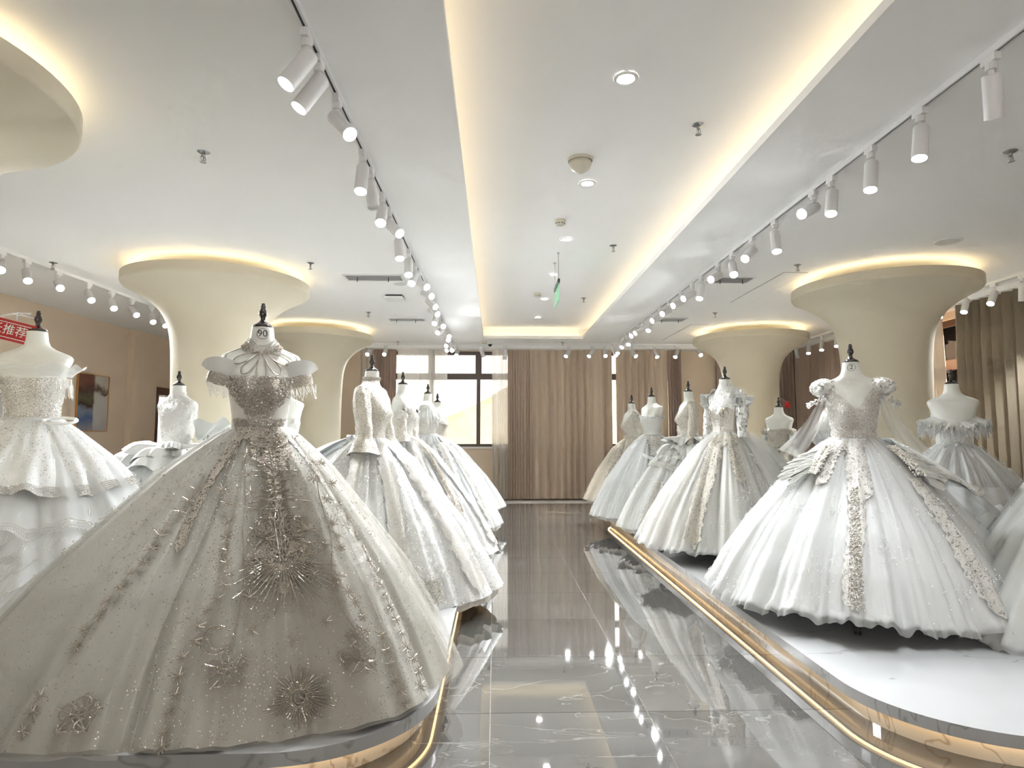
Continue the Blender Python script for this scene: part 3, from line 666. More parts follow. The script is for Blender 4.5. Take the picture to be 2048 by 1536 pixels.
for x0, x1, y0, y1, lab in ((3.21, 3.47, 6.77, 8.37, 'long flush access panel left of the near right column rim'), (3.21, 3.50, 10.1, 11.8, 'long flush access panel left of the far right column rim')):
    t = thing('access_panel', lab, 'ceiling panel', ((x0 + x1) / 2, (y0 + y1) / 2, ZC)); a, b = (x1 - x0) / 2, (y1 - y0) / 2
    MB().bx(-a, a, -b, b, -.0035, 0).build('leaf', M['ceiling'], t)
    MB().bx(-a - .006, a + .006, -b - .006, b + .006, -.0012, 0).build('shadow_gap', M['dark_slot'], t)
# hanging exit sign seen edge on
t = thing('exit_sign', 'green acrylic exit sign hanging edge-on from the coffer on two wires', 'sign', (.70, 7.03, ZU))
for y in (-.21, .21): MB().tube([(0, y, 0), (0, y, -.31)], .0035, 6).lathe([(.012, -.012), (.014, 0)], 10, (0, y, 0)).build('wire', M['chrome'], t)
MB().box((0, 0, -.325), (.022, .50, .045)).build('clamp', M['black'], t)
MB().box((0, 0, -.44), (.008, .50, .20)).build('plate', M['green'], t)

# ------------------------------------------------------------------ left wall things
def poster_mat(name, seed):
    m, nt, b = new_mat(name)
    tc = node(nt, 'ShaderNodeTexCoord'); sp = node(nt, 'ShaderNodeSeparateXYZ'); nt.links.new(tc.outputs['Object'], sp.inputs[0])
    n = noise(nt, tc.outputs['Object'], 5 + seed, 3)
    ad = node(nt, 'ShaderNodeMath', operation='MULTIPLY_ADD'); ad.inputs[1].default_value = .30; nt.links.new(n, ad.inputs[0]); nt.links.new(sp.outputs['Z'], ad.inputs[2])
    mr = node(nt, 'ShaderNodeMapRange'); mr.inputs['From Min'].default_value = -.30; mr.inputs['From Max'].default_value = .58; nt.links.new(ad.outputs[0], mr.inputs['Value'])
    c1 = ramp(nt, mr.outputs[0], [(0, (.30, .28, .29)), (.22, (.07, .13, .28)), (.36, (.20, .24, .32)), (.46, (.035, .02, .018)), (.60, (.10, .10, .06)), (.72, (.07, .035, .03)), (.85, (.16, .06, .045))])
    a2 = node(nt, 'ShaderNodeMath', operation='MULTIPLY_ADD'); a2.inputs[1].default_value = .12; nt.links.new(n, a2.inputs[0]); nt.links.new(sp.outputs['Y'], a2.inputs[2])
    c2 = ramp(nt, mr.outputs[0], [(0, (.36, .35, .38)), (.3, (.52, .50, .50)), (.68, (.55, .53, .50)), (.74, (.09, .045, .035)), (.82, (.52, .49, .43))])
    f = ramp(nt, a2.outputs[0], [(.055, (0, 0, 0)), (.10, (1, 1, 1))])
    mx = node(nt, 'ShaderNodeMix', data_type='RGBA'); nt.links.new(f, mx.inputs['Factor']); nt.links.new(c1, mx.inputs['A']); nt.links.new(c2, mx.inputs['B'])
    nt.links.new(mx.outputs['Result'], b.inputs['Base Color']); b.inputs['Roughness'].default_value = .15
    return m
for y0, y1, z0, z1, lab, sd in ((9.60, 10.34, 1.38, 2.25, 'gold framed picture in blue and white behind the lace gown on the left wall', 0), (7.6, 8.40, 1.38, 2.25, 'dark framed picture at the left edge of the photo on the left wall', 3)):
    t = thing('framed_picture', lab, 'picture', (XL, (y0 + y1) / 2, (z0 + z1) / 2)); a, b = (y1 - y0) / 2, (z1 - z0) / 2
    MB().bx(.005, .018, -a, a, -b, b).build('print', poster_mat('picture_print_%d' % sd, sd), t)
    MB().bx(0, .028, -a - .012, -a, -b - .012, b + .012).bx(0, .028, a, a + .012, -b - .012, b + .012).bx(0, .028, -a, a, -b - .012, -b).bx(0, .028, -a, a, b, b + .012).build('frame', M['gold_frame'], t)
t = thing('door_sign', 'small dark exit sign above the left doorway', 'sign', (XL + .10, 12.30, 2.44))
MB().bx(0, .04, -.10, .10, -.07, .07).build('case', pbr('dark_green_case', (.03, .045, .03), .3), t)
MB().bx(.04, .042, -.02, .085, -.035, .04).build('symbol', emit('sign_symbol', (.9, .95, .9), 1.0), t)


# ------------------------------------------------------------------ dress forms
# body surface: rows (height above waist, half width, half depth, forward shift, squareness)
BODY = np.array([(-.30, .165, .125, .00, 2.2), (-.20, .165, .128, .0, 2.2), (-.10, .150, .115, .0, 2.1), (0, .130, .098, .0, 2.1), (.06, .130, .098, .0, 2.1), (.13, .140, .108, -.004, 2.15),
                 (.19, .150, .118, -.008, 2.2), (.26, .160, .112, -.006, 2.4), (.31, .172, .098, -.002, 2.8), (.345, .187, .082, .002, 3.2), (.368, .192, .070, .004, 3.2), (.385, .180, .064, .006, 2.8),
                 (.402, .140, .060, .006, 2.3), (.420, .098, .058, .006, 2.1), (.44, .072, .057, .004, 2.0), (.47, .060, .056, .0, 2.0), (.525, .0535, .0535, -.004, 2.0)])
def body_ring(z):
    z = np.asarray(z, float)
    return [np.interp(z, BODY[:, 0], BODY[:, k]) for k in range(1, 5)]
def body_pt(th, z, off=0.0):
    """th local angle (front is -90 deg), arrays broadcast"""
    a, b, yo, n = body_ring(z); a = a + off; b = b + off
    c, s = np.cos(th), np.sin(th)
    x = a * np.sign(c) * np.abs(c) ** (2 / n); y = b * np.sign(s) * np.abs(s) ** (2 / n) + yo
    g = np.exp(-((np.abs(x) - .066) / .046) ** 2 - ((z - .185) / .062) ** 2) * np.clip(-s, 0, 1) ** .6
    y = y - .036 * g
    return np.stack([x, y, z + 0 * x], -1)
def torso_mesh():
    zs = np.concatenate([np.linspace(-.30, .30, 26), np.linspace(.315, .525, 26)])
    th = np.linspace(0, 2 * PI, 64, endpoint=False)
    T, Z = np.meshgrid(th, zs); P = body_pt(T, Z)
    m = MB().grid(P, True)
    m.add(P[-1], [tuple(range(64))]); m.add(P[0], [tuple(range(63, -1, -1))])
    return m.mesh('torso', M['form'], True)
TORSO = torso_mesh(); TORSO.set_sharp_from_angle(angle=math.radians(50))
FIN = MB().lathe([(.0, .527), (.050, .527), (.051, .533), (.046, .540), (.030, .550), (.017, .560), (.0115, .570), (.0125, .580), (.019, .592), (.0215, .602), (.019, .614), (.0125, .628), (.0105, .634), (.0135, .637), (.0135, .641),
                  (.0105, .644), (.0095, .656), (.0, .657)], 28, capt=False, capb=False).mesh('finial', M['finial'], True)
FIN.set_sharp_from_angle(angle=math.radians(50))
def form(X, Y, zf, rz, label, number=None, leg=.25, legdir=None):
    """dress form: shell torso, turned finial, pole and castor stand. zf = finial top height; returns waist height"""
    zw = zf - .657; base = .15
    t = thing('dress_form', label, 'mannequin', (X, Y, base), rz, 'white dress forms on castor stands')
    o = inst('torso', TORSO, t, (0, 0, zw - base)); inst('finial', FIN, t, (0, 0, zw - base))
    MB().lathe([(.016, .10), (.016, zw - base - .29)], 12).build('pole', M['black'], t)
    for k in range(4):
        a_ = k * PI / 2 + (.5 if legdir is None else math.radians(legdir) - rz); c, s = math.cos(a_), math.sin(a_); e = leg
        lg = MB().tube([(0, 0, .115), (.07 * c, .07 * s, .105), (e * c, e * s, .075)], [.018, .016, .012], 8).build('stand_leg', M['black'], t)
        cs = MB().box(((e + .005) * c, (e + .005) * s, .062), (.03, .03, .03), 0, Matrix.Rotation(a_, 3, 'Z'))
        ax = Vector((-s, c, 0))
        for sd in (-1, 1): cs.lathe([(.024, -.007), (.026, -.004), (.026, .004), (.024, .007)], 14, ((e + .01) * c + ax.x * sd * .011, (e + .01) * s + ax.y * sd * .011, .026), 0, tuple(ax))
        cs.build('castor', M['black'], lg)
    if number: neck_number(t, zw - base, number)
    return zw
def neck_number(t, z0, number):
    txt, aoff, zc, scale = number
    r0 = .0575
    cv = bpy.data.curves.new('number', 'FONT'); cv.body = txt; cv.size = .040 * scale; cv.align_x = 'CENTER'; cv.align_y = 'CENTER'
    tmp = bpy.data.objects.new('tmp', cv); COL.objects.link(tmp)
    dg = bpy.context.evaluated_depsgraph_get(); me = bpy.data.meshes.new_from_object(tmp.evaluated_get(dg)); bpy.data.objects.remove(tmp)
    def wrap(v, k):     # wrap a flat point around the neck
        a_ = -PI / 2 + aoff + v[0] / r0; p = body_pt(np.array(a_), np.array(zc + v[1]), k)
        return Vector((float(p[0]), float(p[1]), float(p[2]) + z0))
    dm = MB(); nn = 24; P = []
    for rr in (0, .010, .018, .0235 * scale):
        P.append([wrap((rr * math.cos(q), rr * math.sin(q)), .0008) for q in np.linspace(0, 2 * PI, nn, endpoint=False)])
    s = dm.grid(np.array(P), True).build('number_sticker', M['paper'], t, True); s['label'] = 'round white sticker reading ' + txt
    for v in me.vertices: v.co = wrap(v.co, .0016)
    me.materials.clear(); me.materials.append(M['ink']); o = bpy.data.objects.new('number', me); link(o, s); o.scale = (1, 1, 1)
    rr = .0225 * scale
    MB().tube([wrap((rr * math.cos(q), rr * math.sin(q)), .0012) for q in np.linspace(0, 2 * PI, 40, endpoint=False)], .0011, 6, 0, True).build('number_ring', M['ink'], s)

# ------------------------------------------------------------------ gown building blocks (local frame: z=0 at waist, front -y)
PT = [0, .04, .167, .333, .567, .783, 1]; PG = [0, .07, .245, .425, .675, .855, 1]
def angd(a_, b_): return (a_ - b_ + PI) % (2 * PI) - PI
class Skirt:
    def __init__(s, rx, ry, drop, rz=0, seed=0, nf=18, amp=.06, fine=.012, train=(), hemwave=.02, r0=.137, profile=None, puff=0.0):
        s.rx, s.ry, s.drop, s.rz, s.amp, s.fine, s.train, s.hw, s.r0 = rx, ry, drop, rz, amp, fine, train, hemwave, r0
        s.prof = profile or PG; s.puff = puff
        g = RS(seed)
        w = .45 + g.rand(nf); k = np.cumsum(w) / w.sum() * 2 * PI
        n = 1440; th = np.linspace(0, 2 * PI, n, endpoint=False)
        idx = np.searchsorted(k, th, 'right') % nf
        lo = np.where(idx > 0, k[idx - 1], 0); hi = k[idx]; u = np.clip((th - lo) / (hi - lo), 0, 1)
        hgt = (.6 + .8 * g.rand(nf))[idx] * np.clip((hi - lo) / (2 * PI / nf), .5, 1.6)
        f = np.abs(np.sin(PI * u)) ** .65 * hgt
        ker = np.exp(-np.linspace(-2, 2, 15) ** 2); ker /= ker.sum()
        f = np.convolve(np.concatenate([f[-7:], f, f[:7]]), ker, 'valid')
        s.fold = f - f.mean(); s.th = th; s.ph = g.rand(6) * 2 * PI; s.kf = [int(nf * q) for q in (1.9, 2.7, 4.3)]
    def R(s, th):
        w = th + s.rz
        e = 1 / np.sqrt((np.cos(w) / s.rx) ** 2 + (np.sin(w) / s.ry) ** 2)
        for (deg, amt, wid) in s.train: e = e * (1 + amt * np.exp(-(angd(w, math.radians(deg)) / wid) ** 2))
        return e
    def pt(s, th, t, off=0.0):
        th = np.asarray(th, float); t = np.asarray(t, float)
        f = np.interp(np.mod(th, 2 * PI), np.append(s.th, 2 * PI), np.append(s.fold, s.fold[0]))
        R = s.R(th); r = s.r0 * (1 - .22 * np.sin(th) ** 2) * (1 - np.clip(t * 6, 0, 1)) + s.r0 * np.clip(t * 6, 0, 1)
        r = r + (R - s.r0) * np.interp(t, PT, s.prof)
        if s.puff: r = r + s.puff * np.sin(np.clip(t, 0, 1) * PI)
        grow = np.clip(t, 0, 1.2) ** .75
        r = r + s.amp * grow * f + .35 * s.amp * np.clip(t * 8, 0, 1) * np.clip(1 - t, 0, 1) * f
        fi = np.sin(s.kf[0] * th + s.ph[0] + 2.2 * t) + .6 * np.sin(s.kf[1] * th + s.ph[1] - 3 * t) + .5 * np.sin(s.kf[2] * th + s.ph[2] + 5 * t)
        r = r + s.fine * (.25 + .75 * grow) * fi * np.clip(t * 10, 0, 1) + off
        z = -t * s.drop + s.hw * np.clip(t, 0, 1) ** 5 * (1.2 * f + .6 * np.sin(3 * th + s.ph[3]) + .35 * fi)
        return np.stack([r * np.cos(th), r * np.sin(th), z + off * .4], -1)
    def normal(s, th, t):
        e = 1e-3
        a_ = s.pt(th + e, t) - s.pt(th - e, t); b_ = s.pt(th, t - e) - s.pt(th, min(t + e, 1.2))
        n = np.cross(a_, b_); return n / np.linalg.norm(n)
    def mesh_grid(s, t0=0, t1=1, a0=0, a1=2 * PI, off=0.0, nu=300, nv=44, closed=True):
        th = np.linspace(a0, a1, nu, endpoint=not closed); t = t0 + (t1 - t0) * np.linspace(0, 1, nv) ** .9
        T, U = np.meshgrid(th, t); return s.pt(T, U, off)
def cloth(P, name, mat, parent, closed=True, thick=0.0):
    return MB().grid(P, closed).build(name, mat, parent, True)
def skirt_parts(g, S, mat, over=None, under=None, nu=320, over_off=.014, t1=1.0, seed=0, over_t=1.01, name='skirt'):
    cloth(S.mesh_grid(0, t1, nu=nu), name, mat, g)
    if over:
        cloth(S.mesh_grid(0, over_t, off=over_off, nu=nu), 'tulle_overlay', over, g)
    if under:
        S3 = Skirt(S.rx * .95, S.ry * .95, S.drop, S.rz, seed + 33, 26, .035, .01, S.train, .02, S.r0, S.prof)
        cloth(S3.mesh_grid(.6, 1.045, off=-.01, nu=240, nv=14), 'petticoat', under, g)
def hem_ruffle(g, S, mat, t0=.95, t1=1.03, amp=.02, k=60, name='hem_ruffle', off=.012, seed=0):
    th = np.linspace(0, 2 * PI, 480, endpoint=False); P = []
    rg_ = RS(seed); ph = rg_.rand(3) * 6
    for u in np.linspace(0, 1, 6):
        p = S.pt(th, np.full_like(th, t0 + (t1 - t0) * u)); d = p[:, :2] / np.linalg.norm(p[:, :2], axis=1, keepdims=True)
        w = off + u * amp * (1 + np.sin(k * th + ph[0]) + .7 * np.sin(k * .63 * th // 1 * 0 + (k // 2 + 3) * th + ph[1]))
        p[:, :2] += d * w[:, None]; p[:, 2] += u * .012 * np.sin((k // 3) * th + ph[2]); P.append(p)
    cloth(np.array(P), name, mat, g)
def lace_strip(g, S, thc, width, t0, t1, mat, name='lace_panel', off=.008, taper=1.0, seed=0, wob=.03, env=None):
    """embroidered band running down the skirt with a scalloped edge; width in metres"""
    n = 90; P = []
    rg_ = RS(seed); ph = rg_.rand(4) * 6
    for t in np.linspace(t0, t1, n):
        R = float(np.hypot(*S.pt(thc, t)[:2])); u = (t - t0) / (t1 - t0)
        w = width * (taper + (1 - taper) * u) * (1 + .10 * math.sin(u * 52 + ph[0]) + .08 * math.sin(u * 97 + ph[1])); cen = thc + wob * math.sin(u * 5 + ph[2])
        if u > .93: w *= max(.2, (1 - u) / .07)
        if env: w *= float(np.interp(u, np.linspace(0, 1, len(env)), env)) * (1 + .12 * math.sin(u * 23 + ph[3]))
        P.append(S.pt(cen + np.linspace(-.5, .5, 9) * w / max(R, .12), np.full(9, t), off))
    return cloth(np.array(P), name, mat, g, False)
def sequins_skirt(g, S, n, t0, t1, mat, size=.0032, seed=0, a0=0, a1=2 * PI, off=.006, power=1.0, name='sequins', cluster=0):
    rg_ = RS(seed); th = a0 + (a1 - a0) * rg_.rand(n); t = t0 + (t1 - t0) * rg_.rand(n) ** power
    if cluster:
        c = rg_.rand(cluster, 2); k = rg_.randint(cluster, size=n); m = rg_.rand(n) < .7
        th = np.where(m, a0 + (a1 - a0) * c[k, 0] + rg_.normal(size=n) * .06, th); t = np.where(m, np.clip(t0 + (t1 - t0) * c[k, 1] + rg_.normal(size=n) * .03, t0, t1), t)
    o = MB().scatter(S.pt(th, t, off), size * (.6 + .8 * rg_.rand(n)), seed).build(name, mat, g); o['kind'] = 'stuff'
    return o
def sequins_body(g, n, thr, zr, mat, size=.003, seed=0, off=.012, name='bodice_beads', top=None):
    rg_ = RS(seed); th = thr[0] + (thr[1] - thr[0]) * rg_.rand(n); z = zr[0] + (zr[1] - zr[0]) * rg_.rand(n)
    if top is not None: k = z < np.array([top(q) for q in th]) - .004; th, z = th[k], z[k]
    o = MB().scatter(body_pt(th, z, off), size * (.6 + .8 * rg_.rand(len(th))), seed).build(name, mat, g); o['kind'] = 'stuff'
# necklines: top edge height as a function of local angle
def fr(th): return math.exp(-(angd(th, -PI / 2) / .55) ** 2)          # 1 at front centre
def bk(th): return math.exp(-(angd(th, PI / 2) / .7) ** 2)
def n_sweet(th):
    d = abs(angd(th, -PI / 2)); return .205 + .045 * math.exp(-((d - .62) / .42) ** 2) - .03 * math.exp(-(d / .22) ** 2) - .05 * bk(th)
def n_vneck(th):
    x = math.cos(th); d = abs(angd(th, -PI / 2)); b_ = abs(angd(th, PI / 2))
    front = .19 + .225 * min(1, (d / .80)) ** 1.1; back = .24 + .17 * min(1, b_ / .85) ** 1.3
    top = front if d < PI / 2 else back
    return min(top, .405)
def n_off(th): return .245 - .012 * fr(th) - .05 * bk(th)
def n_high(th): return .475
def n_keyback(th):
    b_ = abs(angd(th, PI / 2)); return .43
def n_lowback(th): return .26 - .16 * bk(th) + .01 * fr(th)
def bodice(g, top, mat, off=.007, low=-.03, point=.07, name='bodice', zmin=None, a0=0, a1=2 * PI, closed=True, nth=120, nz=22):
    th = np.linspace(a0, a1, nth, endpoint=not closed); P = []
    tops = np.array([top(q) for q in th]); lows = np.array([low - point * math.exp(-(angd(q, -PI / 2) / .38) ** 2) for q in th]) if zmin is None else np.full(nth, zmin)
    for u in np.linspace(0, 1, nz):
        z = lows + (tops - lows) * u; P.append(body_pt(th, z, off * (1 if u < .97 else .6)))
    return cloth(np.array(P), name, mat, g, closed)
def body_patch(g, edge, mat, name, off=.011, nth=50, nz=40, z0=-.1, z1=.3, ac=-PI / 2):
    """lace laid on the body: edge(u) -> half angle for height fraction u"""
    P = []
    for u in np.linspace(0, 1, nz):
        h_ = edge(u); P.append(body_pt(ac + np.linspace(-h_, h_, nth), np.full(nth, z0 + (z1 - z0) * u), off))
    return cloth(np.array(P), name, mat, g, False)
def puff_sleeve(g, side, mat, c=(.205, .0, .335), r=(.075, .085, .085), seed=0, name='puff_sleeve', wr=.10):
    rg_ = RS(seed); ph = rg_.rand(4) * 6
    u = np.linspace(0.08, PI - .08, 26); v = np.linspace(0, 2 * PI, 44, endpoint=False); U, V = np.meshgrid(u, v, indexing='ij')
    k = 1 + wr * np.sin(7 * V + ph[0] + 2 * np.sin(U * 3)) * np.sin(U) + wr * .6 * np.sin(11 * V + 5 * U + ph[1]) * np.sin(U)
    P = np.stack([side * c[0] + r[0] * k * np.sin(U) * np.cos(V), c[1] + r[1] * k * np.sin(U) * np.sin(V), c[2] + r[2] * np.cos(U) * (1 + .3 * wr * np.sin(5 * V))], -1)
    cloth(P, name, mat, g)
def arm_sleeve(g, side, mat, pts, radii, name='long_sleeve', seed=0, wr=.06, n=28):
    pts = [(side * p[0], p[1], p[2]) for p in pts]; pts = np.array(pts); m = 30
    t = np.linspace(0, len(pts) - 1, m); pp = np.stack([np.interp(t, range(len(pts)), pts[:, k]) for k in range(3)], 1)
    for _ in range(3): pp[1:-1] = (pp[:-2] + 2 * pp[1:-1] + pp[2:]) / 4
    rr = np.interp(t, range(len(radii)), radii); rg_ = RS(seed); ph = rg_.rand(3) * 6
    b = MB(); a_ = np.linspace(0, 2 * PI, n, endpoint=False); P = []
    for i in range(m):
        T = pp[min(i + 1, m - 1)] - pp[max(i - 1, 0)]; T /= np.linalg.norm(T); u = np.cross((0, 1, 0), T); u /= np.linalg.norm(u); w = np.cross(T, u)
        k = 1 + wr * np.sin(6 * a_ + ph[0] + i * .3) + wr * .8 * math.sin(i * .9 + ph[1])
        P.append(pp[i] + (rr[i] * k)[:, None] * (np.outer(np.cos(a_), u) + np.outer(np.sin(a_), w)))
    return cloth(np.array(P), name, mat, g)
def fan(g, c, r0, r1, a0, a1, mat, name, tilt, k=16, wave=.012, up=(0, 0, 1), seed=0, n=120, nv=8, scal=0.0, flare=0.0):
    """pleated fan / ruffle: an annular sector around point c, tilt is a 3x3 matrix"""
    rg_ = RS(seed); ph = rg_.rand(3) * 6
    a_ = np.linspace(a0, a1, n); P = []
    full = abs(a1 - a0 - 2 * PI) < 1e-3
    for u in np.linspace(0, 1, nv):
        r = r0 + (r1 - r0) * u * (1 + scal * np.abs(np.sin(a_ * k * .25 + ph[0])))
        z = wave * u * (np.sin(k * a_ + ph[0]) + .6 * np.sin(k * .5 * a_ + ph[1])) + flare * u ** 1.6
        q = np.stack([r * np.cos(a_), r * np.sin(a_), z], -1) @ np.array(tilt).T + np.array(c); P.append(q)
    return cloth(np.array(P), name, mat, g, False)
def rotm(x=0, y=0, z=0): return np.array(Euler((x, y, z)).to_matrix())
def ruffle_ring(g, S, t, dep, out, mat, name='ruffle_tier', k=9, seed=0, a0=0, a1=2 * PI, fine=.01, lift=.0):
    """a gathered tier standing out from the skirt"""
    rg_ = RS(seed); ph = rg_.rand(5) * 6; closed = a1 - a0 > 6.28
    th = np.linspace(a0, a1, 360, endpoint=not closed); P = []
    for u in np.linspace(0, 1, 9):
        p = S.pt(th, np.full_like(th, max(t, .0)), .004); d = p[:, :2] / np.linalg.norm(p[:, :2], axis=1, keepdims=True)
        wv = 1 + .35 * np.sin(k * th + ph[0]) + .25 * np.sin((k + 4) * th + ph[1]) + .12 * np.sin((2 * k + 5) * th + ph[2])
        p[:, :2] += d * (out * (u ** .7) * wv)[:, None]; p[:, :2] += d * (fine * u * np.sin(38 * th + ph[3]))[:, None]
        p[:, 2] += -dep * u ** 1.4 * (1 + .3 * np.sin((k + 1) * th + ph[4])) + lift * math.sin(u * PI) + .03 * u * np.sin((k + 2) * th + ph[3]); P.append(p)
    return cloth(np.array(P), name, mat, g, closed)
def bow(g, c, mat, w=.09, tails=.35, rz=0.0, name='bow', drop_dir=(0, .1)):
    b = MB(); R = rotm(0, 0, rz)
    for s in (-1, 1):
        P = []
        for u in np.linspace(0, 2 * PI, 22):
            x = s * w * .5 * (1 - math.cos(u)); z = .55 * w * math.sin(u) * (x / (w + 1e-6)) ** .5 if x > 0 or x < 0 else 0
            z = .5 * w * math.sin(u) * abs(x / w) ** .5
            P.append([(x, -.018 * 1, z), (x, .018, z)])
        P = np.array(P) @ R.T + np.array(c); b.grid(P)
    b.box(c, (.03, .04, .03))
    o = b.build(name, mat, g, True)
    for s in (-1, 1):
        P = []
        for u in np.linspace(0, 1, 16):
            x = s * (.02 + .06 * u) + .015 * math.sin(u * 6); z = -tails * u
            P.append([(x - .014, drop_dir[0] + drop_dir[1] * u - .01, z), (x + .014, drop_dir[0] + drop_dir[1] * u, z)])
        P = np.array(P) @ R.T + np.array(c); MB().grid(P).build('bow_tail', mat, g, True)
def gown(label, X, Y, zw, rz, group='wedding gowns on display'):
    g = thing('wedding_gown', label, 'wedding gown', (X, Y, .15), rz, group); return g
# gowns are built with z=0 at the waist: a small shift puts them on the platform-based origin
def seat(g, zw):
    for c in list(g.children): c.location.z += zw - .15
# applique flower of bugle beads, one mesh shared by all
def flower_mesh(n=8, r=.019, seed=0):
    b = MB(); rg_ = RS(seed)
    for k in range(n):
        a_ = 2 * PI * k / n + rg_.rand() * .2; q = r * (.8 + .4 * rg_.rand())
        b.tube([(.004 * math.cos(a_), .004 * math.sin(a_), .002), (q * math.cos(a_), q * math.sin(a_), .004)], [.0028, .0014], 5)
    b.scatter([(0, 0, .005)] + [(.010 * math.cos(a_), .010 * math.sin(a_), .0045) for a_ in np.arange(5) * 1.257] + [(q[0] * r * 1.5, q[1] * r * 1.5, .003) for q in rg_.uniform(-1, 1, (8, 2))], [.0042] + [.0026] * 5 + [.0017] * 8, seed)
    return b
def on_skirt(o, S, th, t, off=.004, spin=0.0, dz=0.0):
    p = Vector(S.pt(th, t, off)); n = Vector(S.normal(th, t))
    if n.dot(Vector((math.cos(th), math.sin(th), .2))) < 0: n = -n
    q = n.to_track_quat('Z', 'Y'); o.rotation_mode = 'QUATERNION'; o.rotation_quaternion = q @ Matrix.Rotation(spin, 3, 'Z').to_quaternion(); o.location = p + Vector((0, 0, dz))

# ================================================================== gown 90 (nearest, left)
X, Y, RZ = -1.222, 3.30, math.radians(20)
zw = form(X, Y, 2.016, RZ, 'white dress form wearing the gown numbered 90 in the left foreground', ('90', .0, .488, 1.18))
g = gown('ivory ball gown numbered 90 with taupe beaded bodice and star applique skirt, left foreground', X, Y, zw, RZ)
S = Skirt(1.00, .86, zw - .165, RZ, 5, 15, .070, .008, ((212, .30, .5),), .02, .137)
skirt_parts(g, S, M['greige'], M['tulle_greige'], M['greige'], 400, .012, seed=5, over_t=1.012)
# side panels of the overskirt leave the front panel free
S9 = Skirt(1.03, .89, zw - .165, RZ, 15, 11, .075, .008, ((212, .30, .5),), .02, .142)
for a0, a1, lab in ((math.radians(328) - RZ, math.radians(328 + 125) - RZ, 'right'), (math.radians(262 - 125) - RZ, math.radians(262) - RZ, 'left')):
    th = np.linspace(a0, a1, 160); tt = np.linspace(0, 1, 44) ** .9; P = []
    for t_ in tt:
        sh = (.25 * (1 - t_) ** 2) * (1 if lab == 'left' else -1)
        P.append(S9.pt(th + sh * np.linspace(1, 0, 160) ** 2 if lab == 'right' else th + sh * np.linspace(0, 1, 160) ** 2, np.full(160, t_), .014))
    cloth(np.array(P), 'overskirt_panel', M['tulle_greige'], g, False)
bodice(g, n_sweet, M['satin'], .005, -.02, .05, 'corset')
body_patch(g, lambda u: float(np.interp(u, [0, .2, .42, .62, .8, 1], [.30, .34, .55, 1.0, 1.2, 1.05])) * (1 + .05 * math.sin(u * 40)), M['lace_taupe'], 'beaded_breastplate', .012, 60, 50, -.02, .262)
body_patch(g, lambda u: .35 + .75 * u, M['lace_taupe'], 'beaded_basque', .013, 60, 24, -.10, .045)
rg_ = RS(3)
u_ = rg_.rand(1300); hh = np.interp(u_, [0, .2, .42, .62, .8, 1], [.30, .34, .55, 1.0, 1.2, 1.05])
o = MB().scatter(body_pt(-PI / 2 + hh * rg_.uniform(-1, 1, 1300), -.02 + .28 * u_, .017), .0034 * (.5 + rg_.rand(1300)), 3).build('bodice_crystals', M['bead'], g); o['kind'] = 'stuff'
u_ = rg_.rand(500); o = MB().scatter(body_pt(-PI / 2 + (.3 + .8 * u_) * rg_.uniform(-1, 1, 500), -.10 + .15 * u_, .018), .0038 * (.5 + rg_.rand(500)), 4).build('waist_crystals', M['bead'], g); o['kind'] = 'stuff'
# collar necklace
cb = MB(); th = np.linspace(0, 2 * PI, 90, endpoint=False)
for j, (dz, off, rr) in enumerate(((.468, .004, .0036), (.460, .007, .0034), (.452, .010, .0038))):
    zz = dz - .042 * np.exp(-(angd(th, -PI / 2) / .8) ** 2); cb.scatter(body_pt(th, zz, off), np.full(90, rr), j)
cb.build('beaded_collar', M['bead'], g)
sc_ = MB()
for k in range(16):
    a_ = -PI / 2 + (k - 7.5) * .20; zc = .438 - .046 * math.exp(-(angd(a_, -PI / 2) / .8) ** 2); c0 = body_pt(np.array(a_), np.array(zc), .010)
    q = np.linspace(0, 2 * PI, 12, endpoint=False)
    sc_.tube(np.stack([body_pt(np.array(a_ + .10 * math.cos(w) / 1.3), np.array(zc + .0105 * math.sin(w)), .012) for w in q]), .0022, 5, 0, True)
    sc_.scatter([c0 + np.array([0, -.004, 0])], [.0045], k)
sc_.build('collar_scallops', M['sequin_taupe'], g)
# petal shaped bead loops between collar and bust
def front_x(x, z, off):      # point on the front of the body at a given x
    a_, b_, yo, n = [float(q) for q in body_ring(z)]; q = min(1.0, abs(x) / (a_ + off)) ** (n / 2)
    th = -PI / 2 + math.copysign(math.asin(q), x); return body_pt(np.array(th), np.array(z), off)
for k, (phi, L, wd) in enumerate(((-64, .135, .020), (-36, .140, .022), (0, .165, .024), (36, .140, .022), (64, .135, .020))):
    b = MB(); ph_ = math.radians(phi); pts = []
    for w in np.linspace(0, 2 * PI, 44, endpoint=False):
        l = L * (1 - math.cos(w)) / 2; q = wd * math.sin(w) * (.45 + .9 * l / L)
        pts.append(front_x(math.sin(ph_) * (l + .012) + math.cos(ph_) * q, .395 - math.cos(ph_) * (l + .012) + math.sin(ph_) * q, .013))
    b.tube(pts, .0030, 6, 0, True); b.scatter(np.array(pts), np.full(len(pts), .0040), k); b.build('petal_loop', M['sequin_taupe'], g)
